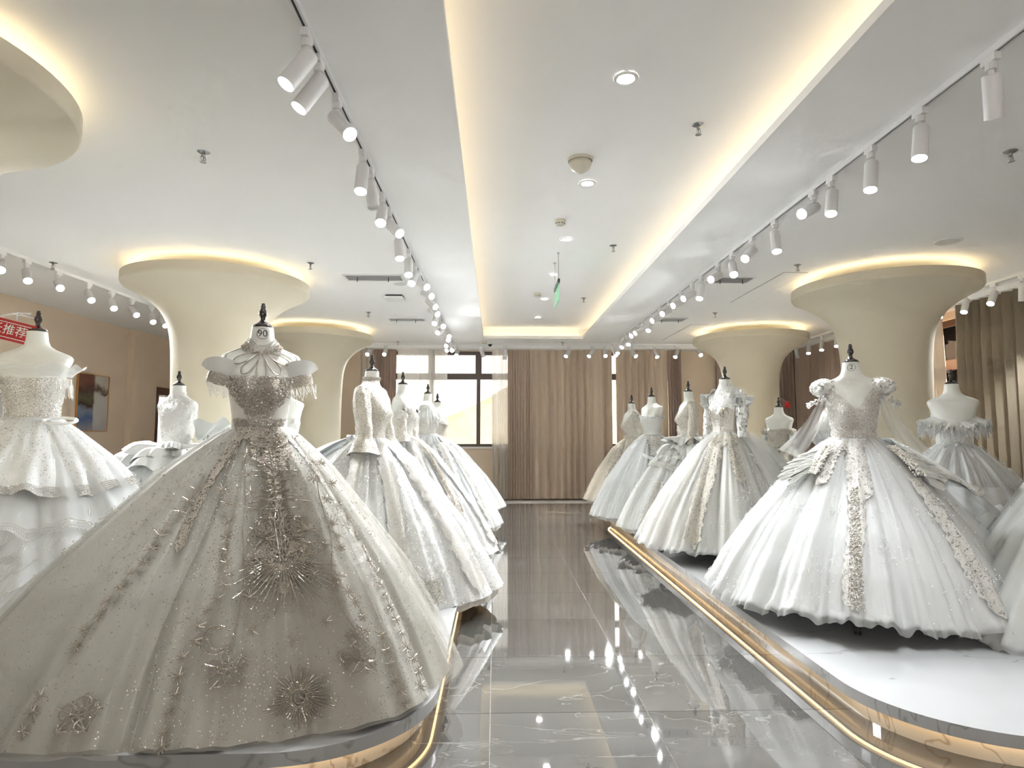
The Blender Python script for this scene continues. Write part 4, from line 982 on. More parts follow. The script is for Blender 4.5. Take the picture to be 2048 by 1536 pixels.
# shoulder chains
for s in (-1, 1):
    b = MB()
    for j in range(3):
        P = []
        for u in np.linspace(0, 1, 14): P.append(body_pt(np.array(-PI / 2 + s * (.75 + (.25 + .12 * j) * u)), np.array(.425 - (.13 + .02 * j) * u - .02 * math.sin(u * PI)), .012))
        b.tube(P, .0016, 5)
    b.build('shoulder_chain', M['sequin_taupe'], g)
    # off shoulder cuff: pleated white fan, beaded band, hanging drops
    c = (s * .185, -.02, .215); R = rotm(0, s * -.30, 0)
    th = np.linspace(0, 2 * PI, 60, endpoint=False); P = []
    for u in np.linspace(0, 1, 7):
        rr = .074 + .004 * math.sin(u * PI); P.append(np.stack([rr * np.cos(th) * 1.05, rr * .8 * np.sin(th), .058 * u + .008 * u * np.abs(np.sin(6 * th))], -1) @ R.T + np.array(c))
    cloth(np.array(P), 'beaded_cuff', M['lace_taupe'], g)
    P = []
    for u in np.linspace(0, 1, 9):
        rr = (.076 + .030 * u ** .8) * (1 + .03 * u * np.sin(30 * th)); P.append(np.stack([rr * np.cos(th) * (1 + .10 * u) + s * .006 * u, rr * .75 * np.sin(th), .05 + .085 * u * (.22 + .78 * np.abs(np.sin(th)) ** .8) + .003 * np.sin(30 * th) * u], -1) @ R.T + np.array(c))
    cloth(np.array(P), 'cuff_fan', M['organza'], g)
    b = MB(); rg_ = RS(9 + s)
    for k in range(26):
        a_ = rg_.rand() * 2 * PI; l = .03 + .045 * rg_.rand(); p0 = np.array([.074 * math.cos(a_), .058 * math.sin(a_), 0]) @ R.T + np.array(c)
        P = [p0 + np.array([.008 * math.sin(u * PI), 0, -l * math.sin(u * PI)]) + np.array([.020 * u, 0, 0]) for u in np.linspace(0, 1, 9)]; b.tube(P, .0011, 4); b.scatter([P[4]], [.0035], k)
    o = b.build('bead_fringe', M['sequin'], g); o['kind'] = 'stuff'
# star flowers down the skirt (angle in world degrees, fraction of the drop)
FA = [(270, .105), (268, .16), (253, .205), (251, .245), (251, .285), (250, .32), (249, .36), (248, .4), (248, .44), (248, .48), (246, .515), (246, .555), (244, .595), (244, .635), (242, .675), (242, .72), (240, .845), (240, .885), (240, .93)]
FB = [(280, .115), (284, .19), (286, .255), (288, .315), (289, .385), (270, .245), (274, .295), (278, .355), (278, .405), (278, .445), (280, .485), (282, .52), (280, .55), (279, .59), (276, .63), (274, .67), (274, .71), (272, .755), (272, .805), (272, .855), (271, .905), (271, .955), (271, .99)]
FC = [(288, .485), (290, .52), (289, .595), (290, .695), (331, .155), (322, .215), (324, .29), (322, .375), (322, .42), (321, .46), (316, .445), (310, .495), (310, .54), (316, .555), (318, .6), (319, .635), (320, .685), (311, .685), (301, .735)]
FD = [(342, .16), (341, .24), (336, .32), (336, .375), (334, .44), (334, .485), (333, .53), (334, .57), (333, .61), (333, .65), (333, .69), (333, .73), (333, .775), (333, .825), (334, .865), (334, .91), (333, .95), (324, .755), (324, .8), (324, .845), (324, .895), (325, .935), (325, .975)]
fl_me = [flower_mesh(9, .024, k).mesh('flower_applique', M['bead_taupe'], False) for k in range(4)]
STOP = S if True else S9
for i, (a_, t_) in enumerate(FA + FB + FC + FD):
    wth = math.radians(a_) - RZ; side = a_ > 328 or a_ < 262
    o = inst('flower_applique', fl_me[i % 4], g); on_skirt(o, S9 if side else S, wth, t_, .036, i * 1.3)
    k_ = .95 + .35 * ((i * 37) % 10) / 10; o.scale = (k_,) * 3
def surf_line(Sk, pts, off, n=60):
    pts = np.array(pts, float); t = np.linspace(0, len(pts) - 1, n)
    th = np.radians(np.interp(t, range(len(pts)), pts[:, 0])) - RZ; tt = np.interp(t, range(len(pts)), pts[:, 1])
    for _ in range(4): th[1:-1] = (th[:-2] + 2 * th[1:-1] + th[2:]) / 4; tt[1:-1] = (tt[:-2] + 2 * tt[1:-1] + tt[2:]) / 4
    return Sk.pt(th, tt, off)
CL = [(280, .105), (284, .295), (284, .38), (286, .465), (286, .51), (286, .6), (285, .68), (284, .72), (281, .735)]
CR = [(330, .11), (322, .27), (320, .4), (316, .515), (315, .595), (316, .67), (317, .715), (319, .735)]
for P in (CL, CR):
    b = MB(); q = surf_line(S, P, .030, 110); b.tube(q, .0028, 5); b.scatter(q, np.full(len(q), .0042), 2); b.build('beaded_cord', M['bead_taupe'], g)
def motif(lines, name, th0, t0, scale=1.0, mat=M['bead_taupe'], off=.030, beads=.0046, Sk=S):
    """embroidery drawn in metres (x to the right, y up) around a point of the skirt and laid on its surface"""
    b = MB(); th0 = math.radians(th0) - RZ; R = float(np.hypot(*Sk.pt(th0, t0)[:2])); L = Sk.drop * 1.12
    for k, ln in enumerate(lines):
        ln = np.array(ln, float) * scale; n = max(3, int(np.linalg.norm(np.diff(ln, axis=0), axis=1).sum() / .008))
        t = np.linspace(0, len(ln) - 1, n); x = np.interp(t, range(len(ln)), ln[:, 0]); y = np.interp(t, range(len(ln)), ln[:, 1])
        P = Sk.pt(th0 + x / R, np.clip(t0 - y / L, 0.02, 1.0), off); b.tube(P, .0030, 4); b.scatter(P, np.full(n, beads), k)
    return b.build(name, mat, g)
arc = lambda cx, cy, r, a0, a1, n=14: [(cx + r * math.cos(q), cy + r * math.sin(q)) for q in np.radians(np.linspace(a0, a1, n))]
motif([arc(0, 0, .055, 35, 330), arc(.012, .004, .040, 50, 315), arc(.004, 0, .048, 70, 200)], 'moon_applique', 280, .71)
rays = []
rg_ = RS(21)
for k in range(46):
    q = 2 * PI * k / 46; r1 = .075 + .05 * rg_.rand(); rays.append([(.035 * math.cos(q), .035 * math.sin(q)), (r1 * math.cos(q), r1 * math.sin(q))])
motif(rays + [arc(0, 0, .03, 0, 360), arc(.005, 0, .022, 0, 360), arc(.03, .02, .03, 60, 250)], 'sunburst_applique', 302, .895, 1.05)
for (a_, t_, sc2) in ((284, .795, 1.0), (317, .805, .95), (318, .745, .6), (250, .905, .95)):
    ln = []
    for k in range(5): q = PI / 2 + k * 2 * PI / 5; ln += [arc(.045 * math.cos(q), .045 * math.sin(q), .026, 0, 360), [(0, 0), (.085 * math.cos(q), .085 * math.sin(q))]]
    for k in range(9): q = rg_.rand() * 6.28; ln.append([(.03 * math.cos(q), .03 * math.sin(q)), (.07 * math.cos(q + .4), .07 * math.sin(q + .4))])
    motif(ln, 'star_cluster_applique', a_, t_, sc2)
# central medallion: antler like scrolls over a fan of bead rays
ln = []
for s in (-1, 1):
    ln += [arc(s * .055, .05, .05, 0, 330), arc(s * .06, .05, .030, 0, 360), arc(s * .045, -.06, .055, 60, 300), [(0, .17), (s * .02, .08), (s * .012, -.10)], arc(s * .10, .0, .03, 0, 360)]
    for k in range(12): q = math.radians(-90 + s * (4 + 6.5 * k)); r = .20 + .09 * ((k * 7) % 5) / 5 - .006 * k; ln.append([(.05 * math.cos(q), -.09 + .05 * math.sin(q)), (r * math.cos(q) * .9, -.09 + r * math.sin(q))])
    for k in range(7): ln.append([(s * .01, .33 - k * .04), (s * (.05 + .008 * k), .36 - k * .045)])
ln += [[(0, .42), (0, -.12)], arc(0, -.02, .03, 0, 360), arc(0, .06, .02, 0, 360)]
motif(ln, 'medallion_applique', 301, .415, 1.0)
ln = []
for s in (-1, 1):
    for k in range(14): ln.append([(0, .10 - k * .028), (s * (.055 + .03 * math.sin(k * 1.1)), .13 - k * .032)])
motif(ln, 'waist_spray_applique', 301, .12, .8, M['bead_taupe'], .026)
sequins_skirt(g, S, 1500, .05, .98, M['bead_taupe'], .0030, 11, math.radians(262) - RZ, math.radians(330) - RZ, .030, 1.0, 'scattered_crystals', 60)
sequins_skirt(g, S, 900, .02, .98, M['sequin'], .0022, 14, math.radians(262) - RZ, math.radians(330) - RZ, .036, 1.0, 'clear_crystals', 40)
sequins_skirt(g, S9, 500, .04, .6, M['bead_taupe'], .0030, 12, math.radians(215) - RZ, math.radians(262) - RZ, .022, 1.0, 'side_crystals', 25)
sequins_skirt(g, S9, 400, .04, .95, M['bead_taupe'], .0030, 13, math.radians(330) - RZ, math.radians(350) - RZ, .022, 1.0, 'side_crystals', 25)
lace_strip(g, S, math.radians(301) - RZ, .16, .004, .33, M['lace_taupe'], 'waist_lace', .026, 1.0, 3, .03, (1.2, 1.0, .8, .45, .3, .1))
lace_strip(g, S, math.radians(301) - RZ, .24, .30, .60, M['lace_taupe'], 'medallion_lace', .024, 1.0, 4, .02, (.1, .5, 1.0, .7, 1.05, .9, .5, .1))
lace_strip(g, S9, math.radians(258) - RZ, .06, .02, .45, M['lace_taupe'], 'panel_edge_lace', .020, 1.0, 5)
lace_strip(g, S9, math.radians(334) - RZ, .05, .02, .45, M['lace_taupe'], 'panel_edge_lace', .020, 1.0, 6)
seat(g, zw)
# tail of tulle spilling to the left
# ================================================================== gown far left (lace, branch pattern)
X, Y, RZ = -2.80, 3.88, math.radians(18)
zw = form(X, Y, 2.083, RZ, 'white dress form at the far left carrying the red sign')
g = gown('silver beaded off shoulder gown with branch pattern skirt at the far left edge', X, Y, zw, RZ)
S = Skirt(.92, .92, zw - .17, RZ, 31, 13, .045, .008, ((255, -.55, .42),), .02)
skirt_parts(g, S, M['glitter'], M['tulle'], M['satin'], 340, .012, seed=31)
bodice(g, n_off, M['lace_solid'], .007, -.02, .06)
sequins_body(g, 1500, (0, 2 * PI), (-.04, .25), M['sequin'], .0036, 31, .012, top=n_off)
th_ = np.linspace(0, 2 * PI, 200, endpoint=False); P = []
for u in np.linspace(0, 1, 8):      # scalloped lace collar standing off the shoulders
    p = body_pt(th_, np.full(200, .25), .012); d = p[:, :2] / np.linalg.norm(p[:, :2], axis=1, keepdims=True)
    p[:, :2] += d * (.055 * u ** 1.3 + .01 * u * np.sin(6 * th_))[:, None]; p[:, 0] *= 1.12; p[:, 2] += .075 * u * (.62 + .38 * np.abs(np.sin(4.5 * th_))) - .03 * np.cos(th_ * 2) * u * 0; P.append(p)
P = np.array(P); cloth(P, 'lace_collar', mixtrans('sheer_net', (.82, .83, .83), .5, .6), g)
b = MB()
for k in (7, 5, 3): b.scatter(P[k][::1] + np.array([0, -.002, .002]), np.full(200, .0022), k)
b.build('collar_beading', M['bead'], g)
for s in (-1, 1):
    b = MB(); rg_ = RS(41 + s)
    for k in range(18):
        a_ = -PI / 2 + s * (.7 + .07 * k); p0 = body_pt(np.array(a_), np.array(.24), .03); l = .05 + .09 * rg_.rand()
        b.tube([p0 + np.array([s * .03 * u * math.sin(u * 3), -.02 * math.sin(u * PI), -l * math.sin(u * PI * .9)]) for u in np.linspace(0, 1, 8)], .0013, 4)
    o = b.build('sleeve_fringe', M['sequin'], g); o['kind'] = 'stuff'
# peplum with lace border, and branch embroidery
SP = Skirt(.56, .56, .42, RZ, 36, 9, .05, .01, (), .03, .142)
cloth(SP.mesh_grid(0, 1, nu=280, nv=24), 'peplum', M['glitter'], g)
th_ = np.linspace(0, 2 * PI, 420, endpoint=False)
b = MB(); rg_ = RS(8)
for k in range(5): b.scatter(SP.pt(th_ + rg_.rand() * .01, np.full(420, .90 + .025 * k), .008), np.full(420, .0045), k)
o = b.build('peplum_lace_border', M['bead'], g); o['kind'] = 'stuff'
SP2 = Skirt(.70, .68, .62, RZ, 38, 9, .06, .01, (), .05, .142)
cloth(SP2.mesh_grid(.25, 1, nu=280, nv=22), 'lower_peplum', M['tulle'], g)
b = MB()
for k in range(4): b.scatter(SP2.pt(th_ + rg_.rand() * .01, np.full(420, .92 + .025 * k), .008), np.full(420, .0042), k)
o = b.build('lower_lace_border', M['bead'], g); o['kind'] = 'stuff'
for a_ in (-.55,):
    b = MB()
b = MB()
for k in range(52):
    a_ = rg_.uniform(math.radians(255), math.radians(365)) - RZ; t_ = rg_.uniform(.42, .93); ln = []; l = rg_.uniform(.12, .26); sl_ = rg_.uniform(-.05, .03)
    for u in np.linspace(0, 1, 22): ln.append(S.pt(a_ + l * u, t_ + sl_ * u + .012 * math.sin(u * 7 + k), .024))
    b.tube(ln, .0016, 4); b.scatter(np.array(ln), np.full(22, .0032), k)
    for j in range(4, 20, 4): b.tube([ln[j], S.pt(a_ + l * j / 22 + .03, t_ + sl_ * j / 22 - .025, .024)], .0012, 4)
o = b.build('branch_embroidery', M['bead'], g); o['kind'] = 'stuff'
sequins_skirt(g, S, 1200, .3, .98, M['sequin'], .003, 32, off=.024)
q = np.linspace(0, 2 * PI, 40, endpoint=False); c0 = SP.pt(math.radians(338) - RZ, .12, .03)
MB().tube([c0 + np.array([.085 * math.cos(w), .045 * math.sin(w), .02 + .018 * math.sin(w)]) for w in q], .009, 8, 0, True).build('wrist_loop', M['ribbon'], g)
seat(g, zw)
FAR_LEFT_Z = zw
# red hanging sign on that form
t = thing('red_sign', 'small red plaque with white Chinese characters clipped to the far left dress form', 'sign', (X - .16, Y - .06, zw + .535), math.radians(8))
R_ = rotm(0, math.radians(14), 0)
MB().box((0, 0, 0), (.34, .010, .125), 0, R_).build('plaque', M['red'], t)
cv = bpy.data.curves.new('sign_text', 'FONT'); cv.body = '店长推荐'; cv.size = .068; cv.align_x = 'CENTER'; cv.align_y = 'CENTER'; cv.extrude = .0006
tmp = bpy.data.objects.new('tmp', cv); COL.objects.link(tmp); dg = bpy.context.evaluated_depsgraph_get(); me = bpy.data.meshes.new_from_object(tmp.evaluated_get(dg)); bpy.data.objects.remove(tmp)
me.materials.clear(); me.materials.append(M['paper']); me.transform((Matrix.Rotation(math.radians(14), 4, 'Y') @ Matrix.Translation((.0, -.0065, 0)) @ Matrix.Rotation(PI / 2, 4, 'X')))
inst('lettering', me, t)
MB().tube([(-.03, 0, .075), (.05, 0, .095), (.16, .05, .075)], .006, 8).tube([(.07, 0, .055), (.07, 0, .1), (.13, .03, .10)], .006, 8).build('clear_clip', M['clear'], t)
MB().box((0, -.006, .046), (.32, .002, .004), 0, R_).box((0, -.006, -.046), (.32, .002, .004), 0, R_).build('border_lines', M['paper'], t)

# ================================================================== ruffled gown behind (left)
X, Y, RZ = -2.80, 5.62, math.radians(158)
zw = form(X, Y, 1.887, RZ, 'white dress form in the ruffled gown before the left column')
g = gown('white gown with big organza hip ruffles and open lace back, before the left column', X, Y, zw, RZ)
S = Skirt(.88, .72, zw - .17, RZ, 51, 14, .05, .01)
skirt_parts(g, S, M['organza'], None, None, 300)
bodice(g, n_high, M['lace_white'], .006, -.03, .05, 'lace_yoke')
bodice(g, n_sweet, M['organza'], .005, -.02, .05, 'corset')
sequins_body(g, 900, (0, 2 * PI), (0, .42), M['sequin'], .0032, 51, .010)
for k, (t_, dep, out) in enumerate(((.015, .03, .20), (.05, .07, .24), (.10, .10, .24), (.17, .13, .22), (.26, .16, .20), (.36, .18, .16))):
    ruffle_ring(g, S, t_, dep, out, M['organza'], 'ruffle_tier', 4 + k % 3, 60 + k, lift=.05)
for k, (a_, tl) in enumerate(((3.35, .8),)):
    fan(g, (.16 * math.cos(a_ + .4), .16 * math.sin(a_ + .4), .02), .03, .30, a_ - .9, a_ + .9, M['organza'], 'standing_fan', rotm(-tl * math.sin(a_) * .6, tl * .5 * math.cos(a_) * -1.4, 0), 9, .025, seed=k, scal=.1, flare=.05)
seat(g, zw)

# ================================================================== gown hidden behind 90
X, Y, RZ = -1.93, 5.75, math.radians(35)
zw = form(X, Y, 1.89, RZ, 'dress form mostly hidden behind the shoulder of gown 90')
g = gown('pale satin gown partly hidden behind the right shoulder of gown 90', X, Y, zw, RZ)
S = Skirt(.66, .70, zw - .17, RZ, 71, 14, .045, .01)
skirt_parts(g, S, M['organza'], None, None, 260); bodice(g, n_sweet, M['satin'], .007); sequins_body(g, 400, (0, 2 * PI), (-.02, .2), M['sequin'], .003, 71, .011, top=n_sweet)
ruffle_ring(g, S, .03, .07, .14, M['organza'], 'peplum_ruffle', 4, 72)
seat(g, zw)

# ================================================================== left row along the aisle
def side_row(X, Y, zf, rzd, lab_f, lab, rx, ry, seed, skirt_mat, top, bod_mat, over=None, amp=.05, nf=17, strips=(), seq=900, drop_gap=.02, number=None, train=(), seqmat='sequin', bseq=700, ruffle=False, leg=.25, legdir=None, petti=True):
    rz = math.radians(rzd); zw = form(X, Y, zf, rz, lab_f, number, leg, legdir)
    g = gown(lab, X, Y, zw, rz); S = Skirt(rx, ry, zw - .15 - drop_gap, rz, seed, nf, amp * 1.45, .011, train)
    skirt_parts(g, S, M[skirt_mat], M[over] if over else None, M['satin'] if petti else None, 320, seed=seed)
    bodice(g, top, M[bod_mat], .007)
    for k, (wd, width, t0, t1, mat) in enumerate(strips): lace_strip(g, S, math.radians(wd) - rz, width, t0, t1, M[mat], off=.022, seed=seed + k)
    if seq: sequins_skirt(g, S, seq, .02, .98, M[seqmat], .0036, seed, off=.02, power=.9, cluster=40)
    if bseq: sequins_body(g, bseq, (0, 2 * PI), (-.05, .40), M[seqmat], .0034, seed, .012, top=top)
    if ruffle: hem_ruffle(g, S, M['tulle'], .955, 1.02, .014, 70, seed=seed)
    return g, S, zw, rz
# long sleeved, high necked, seen from its side
g, S, zw, rz = side_row(-.982, 5.0, 1.958, 78, 'dress form in the high necked long sleeved gown, left row', 'sparkling high necked gown with long flared beaded sleeves and ribbon bow, left row', 1.03, .80, 101, 'glitter', n_high, 'lace_cream', None, .05, 17,
    ((338, .16, .03, .97, 'lace_silver'), (300, .10, .04, .9, 'lace_silver'), (262, .10, .06, .85, 'lace_silver'), (20, .12, .05, .95, 'lace_silver')), 2200, .0, None, ((180, .12, .5),), bseq=1400)
for s in (-1, 1):
    arm_sleeve(g, s, M['lace_cream'], [(.165, .0, .375), (.205, -.01, .27), (.215, -.035, .12), (.225, -.05, .0), (.255, -.055, -.13)], [.055, .068, .058, .062, .125], 'flared_sleeve', s + 3)
    rg_ = RS(55 + s); tt = rg_.rand(900); aa = rg_.rand(900) * 6.28
    cx = np.interp(tt, [0, .25, .5, .75, 1], [.165, .205, .215, .225, .255]); cyy = np.interp(tt, [0, .25, .5, .75, 1], [0, -.01, -.035, -.05, -.055]); cz = np.interp(tt, [0, .25, .5, .75, 1], [.375, .27, .12, 0, -.13]); rr = np.interp(tt, [0, .25, .5, .75, 1], [.057, .072, .062, .066, .128])
    o = MB().scatter(np.stack([s * cx + rr * np.cos(aa), cyy + rr * np.sin(aa), cz], 1), .0032 * (.6 + .8 * rg_.rand(900)), 5).build('sleeve_beads', M['sequin'], g); o['kind'] = 'stuff'
    puff_sleeve(g, s, M['lace_cream'], (.170, .0, .345), (.055, .065, .06), s + 5, 'sleeve_head', .05)
b = MB(); th_ = np.linspace(0, 2 * PI, 80, endpoint=False)
for k in range(4): b.scatter(body_pt(th_, np.full(80, .455 + .007 * k), .011), np.full(80, .0042), k)
b.build('collar_beading', M['bead'], g)
bow(g, (0, .15, -.01), M['ribbon'], .085, .48, 0, 'waist_bow', (.02, .30))
S_b = Skirt(.62, .5, .34, rz, 109, 8, .09, .02, ((180, .25, .6),), .1)
cloth(S_b.mesh_grid(0.02, 1, math.radians(60), math.radians(125), .03, 120, 20, False), 'bustle', M['satin_cool'], g, False)
hem_motif = sequins_skirt(g, S, 900, .84, .97, M['bead'], .0055, 140, math.radians(298) - rz, math.radians(316) - rz, .024, 1, 'hem_embroidery')
sequins_skirt(g, S, 700, .40, .85, M['sequin'], .0042, 141, math.radians(300) - rz, math.radians(322) - rz, .024, 1, 'scroll_embroidery')
seat(g, zw)
# off shoulder with cuffs
g, S, zw, rz = side_row(-.954, 6.5, 1.97, 84, 'dress form in the off shoulder gown, second of the left aisle row', 'silver beaded off shoulder gown with sleeve cuffs, second of the left aisle row', .98, .80, 111, 'glitter', n_off, 'lace_solid', None, .05, 16,
    ((330, .09, .02, .98, 'lace_taupe'), (305, .14, .05, .95, 'lace_silver'), (352, .14, .05, .95, 'lace_silver')), 1800, .0)
for s in (-1, 1):
    puff_sleeve(g, s, M['lace_silver'], (.205, -.03, .20), (.07, .075, .055), s + 15, 'sleeve_cuff', .08)
    arm_sleeve(g, s, M['lace_cream'], [(.205, -.03, .20), (.225, -.05, .08), (.23, -.06, -.06)], [.058, .052, .06], 'lower_sleeve', s)
    arm_sleeve(g, s, M['satin'], [(.18, -.06, .245), (.13, -.115, .255), (.06, -.135, .25)], [.028, .034, .022], 'shoulder_band', s)
seat(g, zw)
# ruffled shoulder cape
g, S, zw, rz = side_row(-.887, 8.3, 1.989, 86, 'dress form in the caped gown, third of the left aisle row', 'icy white glitter gown with a sheer ruffled shoulder cape, third of the left aisle row', 1.0, .80, 121, 'glitter_cool', n_sweet, 'lace_solid', 'tulle', .05, 16, ((335, .10, .03, .97, 'lace_silver'), (312, .12, .1, .9, 'lace_silver')), 1700, .02)
th_ = np.linspace(0, 2 * PI, 200, endpoint=False)
for j in range(3):
    P = []
    for u in np.linspace(0, 1, 8):
        p = body_pt(th_, np.full(200, .40 - .03 * j), .01); d = p[:, :2] / np.linalg.norm(p[:, :2], axis=1, keepdims=True)
        p[:, :2] += d * (.05 * u + .018 * u * np.sin(15 * th_ + j))[:, None]; p[:, 2] -= u * (.10 + .05 * j) * (1 + .2 * np.sin(7 * th_ + j)); P.append(p)
    cloth(np.array(P), 'cape_tier', M['tulle'], g)
ruffle_ring(g, S, .02, .10, .12, M['tulle'], 'peplum_ruffle', 5, 128)
seat(g, zw)
g, S, zw, rz = side_row(-.862, 9.4, 1.934, 86, 'dress form farthest along the left aisle row', 'pale beaded gown farthest along the left aisle row by the window', .98, .62, 131, 'glitter', n_off, 'lace_cream', 'tulle', .05, 16, ((325, .12, .05, .95, 'lace_silver'),), 1000, .10)
for s in (-1, 1): puff_sleeve(g, s, M['lace_white'], (.195, -.01, .25), (.065, .07, .07), s + 9)
seat(g, zw)

# ================================================================== gown 2 (right foreground)
X, Y, RZ = 2.488, 4.30, math.radians(-22)
zw = form(X, Y, 1.959, RZ, 'white dress form wearing the gown numbered 2 on the right', ('2', -.10, .488, 1.12), .64, 238)
g = gown('white ball gown numbered 2 with puff sleeves and pleated hip fans, right foreground', X, Y, zw, RZ)
S = Skirt(.95, .84, zw - .275, RZ, 201, 19, .075, .012, ((20, .12, .5),), .03)
skirt_parts(g, S, M['glitter'], M['tulle'], None, 420, .014, seed=201)
hem_ruffle(g, S, M['tulle'], .95, 1.03, .016, 84, seed=201)
bodice(g, n_vneck, M['lace_solid'], .008, -.02, .03)
sequins_body(g, 1500, (0, 2 * PI), (-.03, .40), M['sequin'], .0032, 201, .013, top=n_vneck)
b = MB(); th_ = np.linspace(-PI, 0, 160); zz = np.array([n_vneck(q) for q in th_])
for k in range(3): b.scatter(body_pt(th_, zz - .004 - .008 * k, .012), np.full(160, .0042), k)
b.build('neckline_beading', M['pearl'], g)
for s in (-1, 1):
    puff_sleeve(g, s, M['lace_white'], (.176, .0, .350), (.084, .092, .064), s + 21, 'puff_sleeve', .13)
    puff_sleeve(g, s, M['organza'], (.174, .0, .346), (.075, .083, .057), s + 22, 'sleeve_lining', .12)
    rg_ = RS(70 + s); q = rg_.normal(size=(260, 3)); q /= np.linalg.norm(q, axis=1, keepdims=True)
    o = MB().scatter(q * np.array([.088, .096, .068]) + np.array([s * .176, 0, .350]), np.full(260, .0036), 3).build('sleeve_beads', M['sequin'], g); o['kind'] = 'stuff'
    for k in range(2): fan(g, (s * .215, .0, .275 - .02 * k), .045, .085, 0, 2 * PI, M['lace_white'], 'sleeve_frill', rotm(0, s * .5, 0), 14, .012, seed=k, n=120)
    P = []      # sheer scarf falling from the sleeve to the hip
    for u in np.linspace(0, 1, 22):
        w = .035 + .10 * u; x = s * (.175 + .10 * u + .14 * u * u); y = -.045 + .10 * u; z = .285 - .40 * u
        P.append([(x + s * w * (v - .5), y + .02 * math.sin(v * 9 + u * 5) + .03 * v, z + .06 * (v - .5)) for v in np.linspace(0, 1, 12)])
    cloth(np.array(P), 'sheer_scarf', M['tulle'], g, False)
# centre brooch: two leaf tiers and stones
b = MB()
for k in range(5):
    a_ = PI / 2 + (k - 2) * .75; c0 = body_pt(np.array(-PI / 2), np.array(.065), .02)
    q = [(c0 + np.array([(.045 * u) * math.cos(a_) - .013 * math.sin(u * PI) * s_ * math.sin(a_), -.006 - .006 * math.sin(u * PI), (.045 * u) * math.sin(a_) + .013 * math.sin(u * PI) * s_ * math.cos(a_)])) for s_ in (-1, 1) for u in (np.linspace(0, 1, 8) if s_ < 0 else np.linspace(1, 0, 8))]
    b.tube(q, .0032, 5, 0, True)
b.build('brooch_leaves', M['lace_solid'], g)
b = MB()
for k in range(3):
    c0 = body_pt(np.array(-PI / 2), np.array(.045 - .025 * k), .022); b.tube([c0 + np.array([.018 * math.cos(w), -.004, .018 * math.sin(w)]) for w in np.linspace(0, 2 * PI, 14, endpoint=False)], .0035, 5, 0, True)
    b.scatter([c0 + np.array([0, -.008, 0])], [.008], k)
b.build('brooch_stones', M['sequin'], g)
lace_strip(g, S, -PI / 2 - .12, .15, .01, .38, M['lace_silver'], 'front_lace_panel', .022, .8, 3)
lace_strip(g, S, -PI / 2 - .17, .085, .30, .97, M['lace_silver'], 'front_lace_panel', .024, 1.1, 4, .03)
lace_strip(g, S, -PI / 2 + .72, .09, .25, .97, M['lace_silver'], 'side_lace_panel', .024, 1.0, 5)
lace_strip(g, S, -PI / 2 - .62, .10, .02, .30, M['lace_silver'], 'side_lace_panel', .024, 1.0, 6)
lace_strip(g, S, PI / 2, .12, .05, .9, M['lace_silver'], 'back_lace_panel', .024, 1.0, 7)
sequins_skirt(g, S, 2200, .05, .98, M['sequin'], .0036, 205, off=.022, cluster=50)
sequins_skirt(g, S, 700, .30, .97, M['bead'], .0052, 206, -PI / 2 - .21, -PI / 2 - .12, .028, 1, 'front_embroidery')
# pleated hip fans with embroidered cuffs, both sides
for s, w0 in ((1, -PI / 2 + .75), (-1, -PI / 2 - .70)):
    for tier, (t0_, dt, spread, lift) in enumerate(((.085, .15, .42, .030), (.055, .15, .56, .060))):
        P = []; n_ = 220; v = np.linspace(0, 1, n_)
        for u in np.linspace(0, 1, 12):
            tt = t0_ + dt * (.55 + .75 * u) * v + .045 * u + .008 * u * np.sin(v * 2 * PI * 7)
            th_ = w0 + s * ((.02 + spread * u) * (.75 + .25 * np.sin(v * PI)))
            p = S.pt(th_, tt, .0); d = np.stack([np.cos(th_), np.sin(th_)], -1)
            p[:, :2] += d * (.045 + lift * math.sin(u * PI * .5) + .006 * (.3 + u) * np.sin(v * 2 * PI * 17) + .010 * u * np.sin(v * 2 * PI * 4))[:, None]
            P.append(p)
        cloth(np.array(P), 'pleated_fan', M['organza'], g, False)
    lace_strip(g, S, w0 + .02 * s, .07, .07, .25, M['lace_cream'], 'fan_cuff', .062, 1.0, 8, .02)
    sequins_skirt(g, S, 260, .07, .25, M['pearl'], .006, 207 + s, w0 - .09, w0 + .09, .068, 1, 'fan_cuff_beads')
# folded train swags behind the right hip
ST = Skirt(.92, .8, .75, RZ, 222, 7, .10, .02, ((25, .25, .5),), .12)
cloth(ST.mesh_grid(.03, 1, math.radians(-15) - RZ, math.radians(95) - RZ, .06, 160, 26, False), 'train_swag', M['tulle'], g, False)
th_ = np.linspace(math.radians(-22) - RZ, math.radians(80) - RZ, 220); end = .50 + .13 * np.sin(th_ * 5 + 1) + .05 * np.sin(th_ * 13) - .22 * np.exp(-((th_ - th_[0]) / .22) ** 2)
P = [ST.pt(th_, .03 + (end - .03) * u, .05 + .03 * u) + np.stack([0 * th_, 0 * th_, .014 * u * np.sin(th_ * 31)], -1) for u in np.linspace(0, 1, 22)]
cloth(np.array(P), 'train_swag', M['organza'], g, False)
b = MB()
for k in range(4): b.scatter(ST.pt(th_, end - .012 * k, .088) + np.stack([0 * th_, 0 * th_, .014 * np.sin(th_ * 31)], -1), np.full(220, .0042), k)
o = b.build('swag_beading', M['bead'], g); o['kind'] = 'stuff'
seat(g, zw)

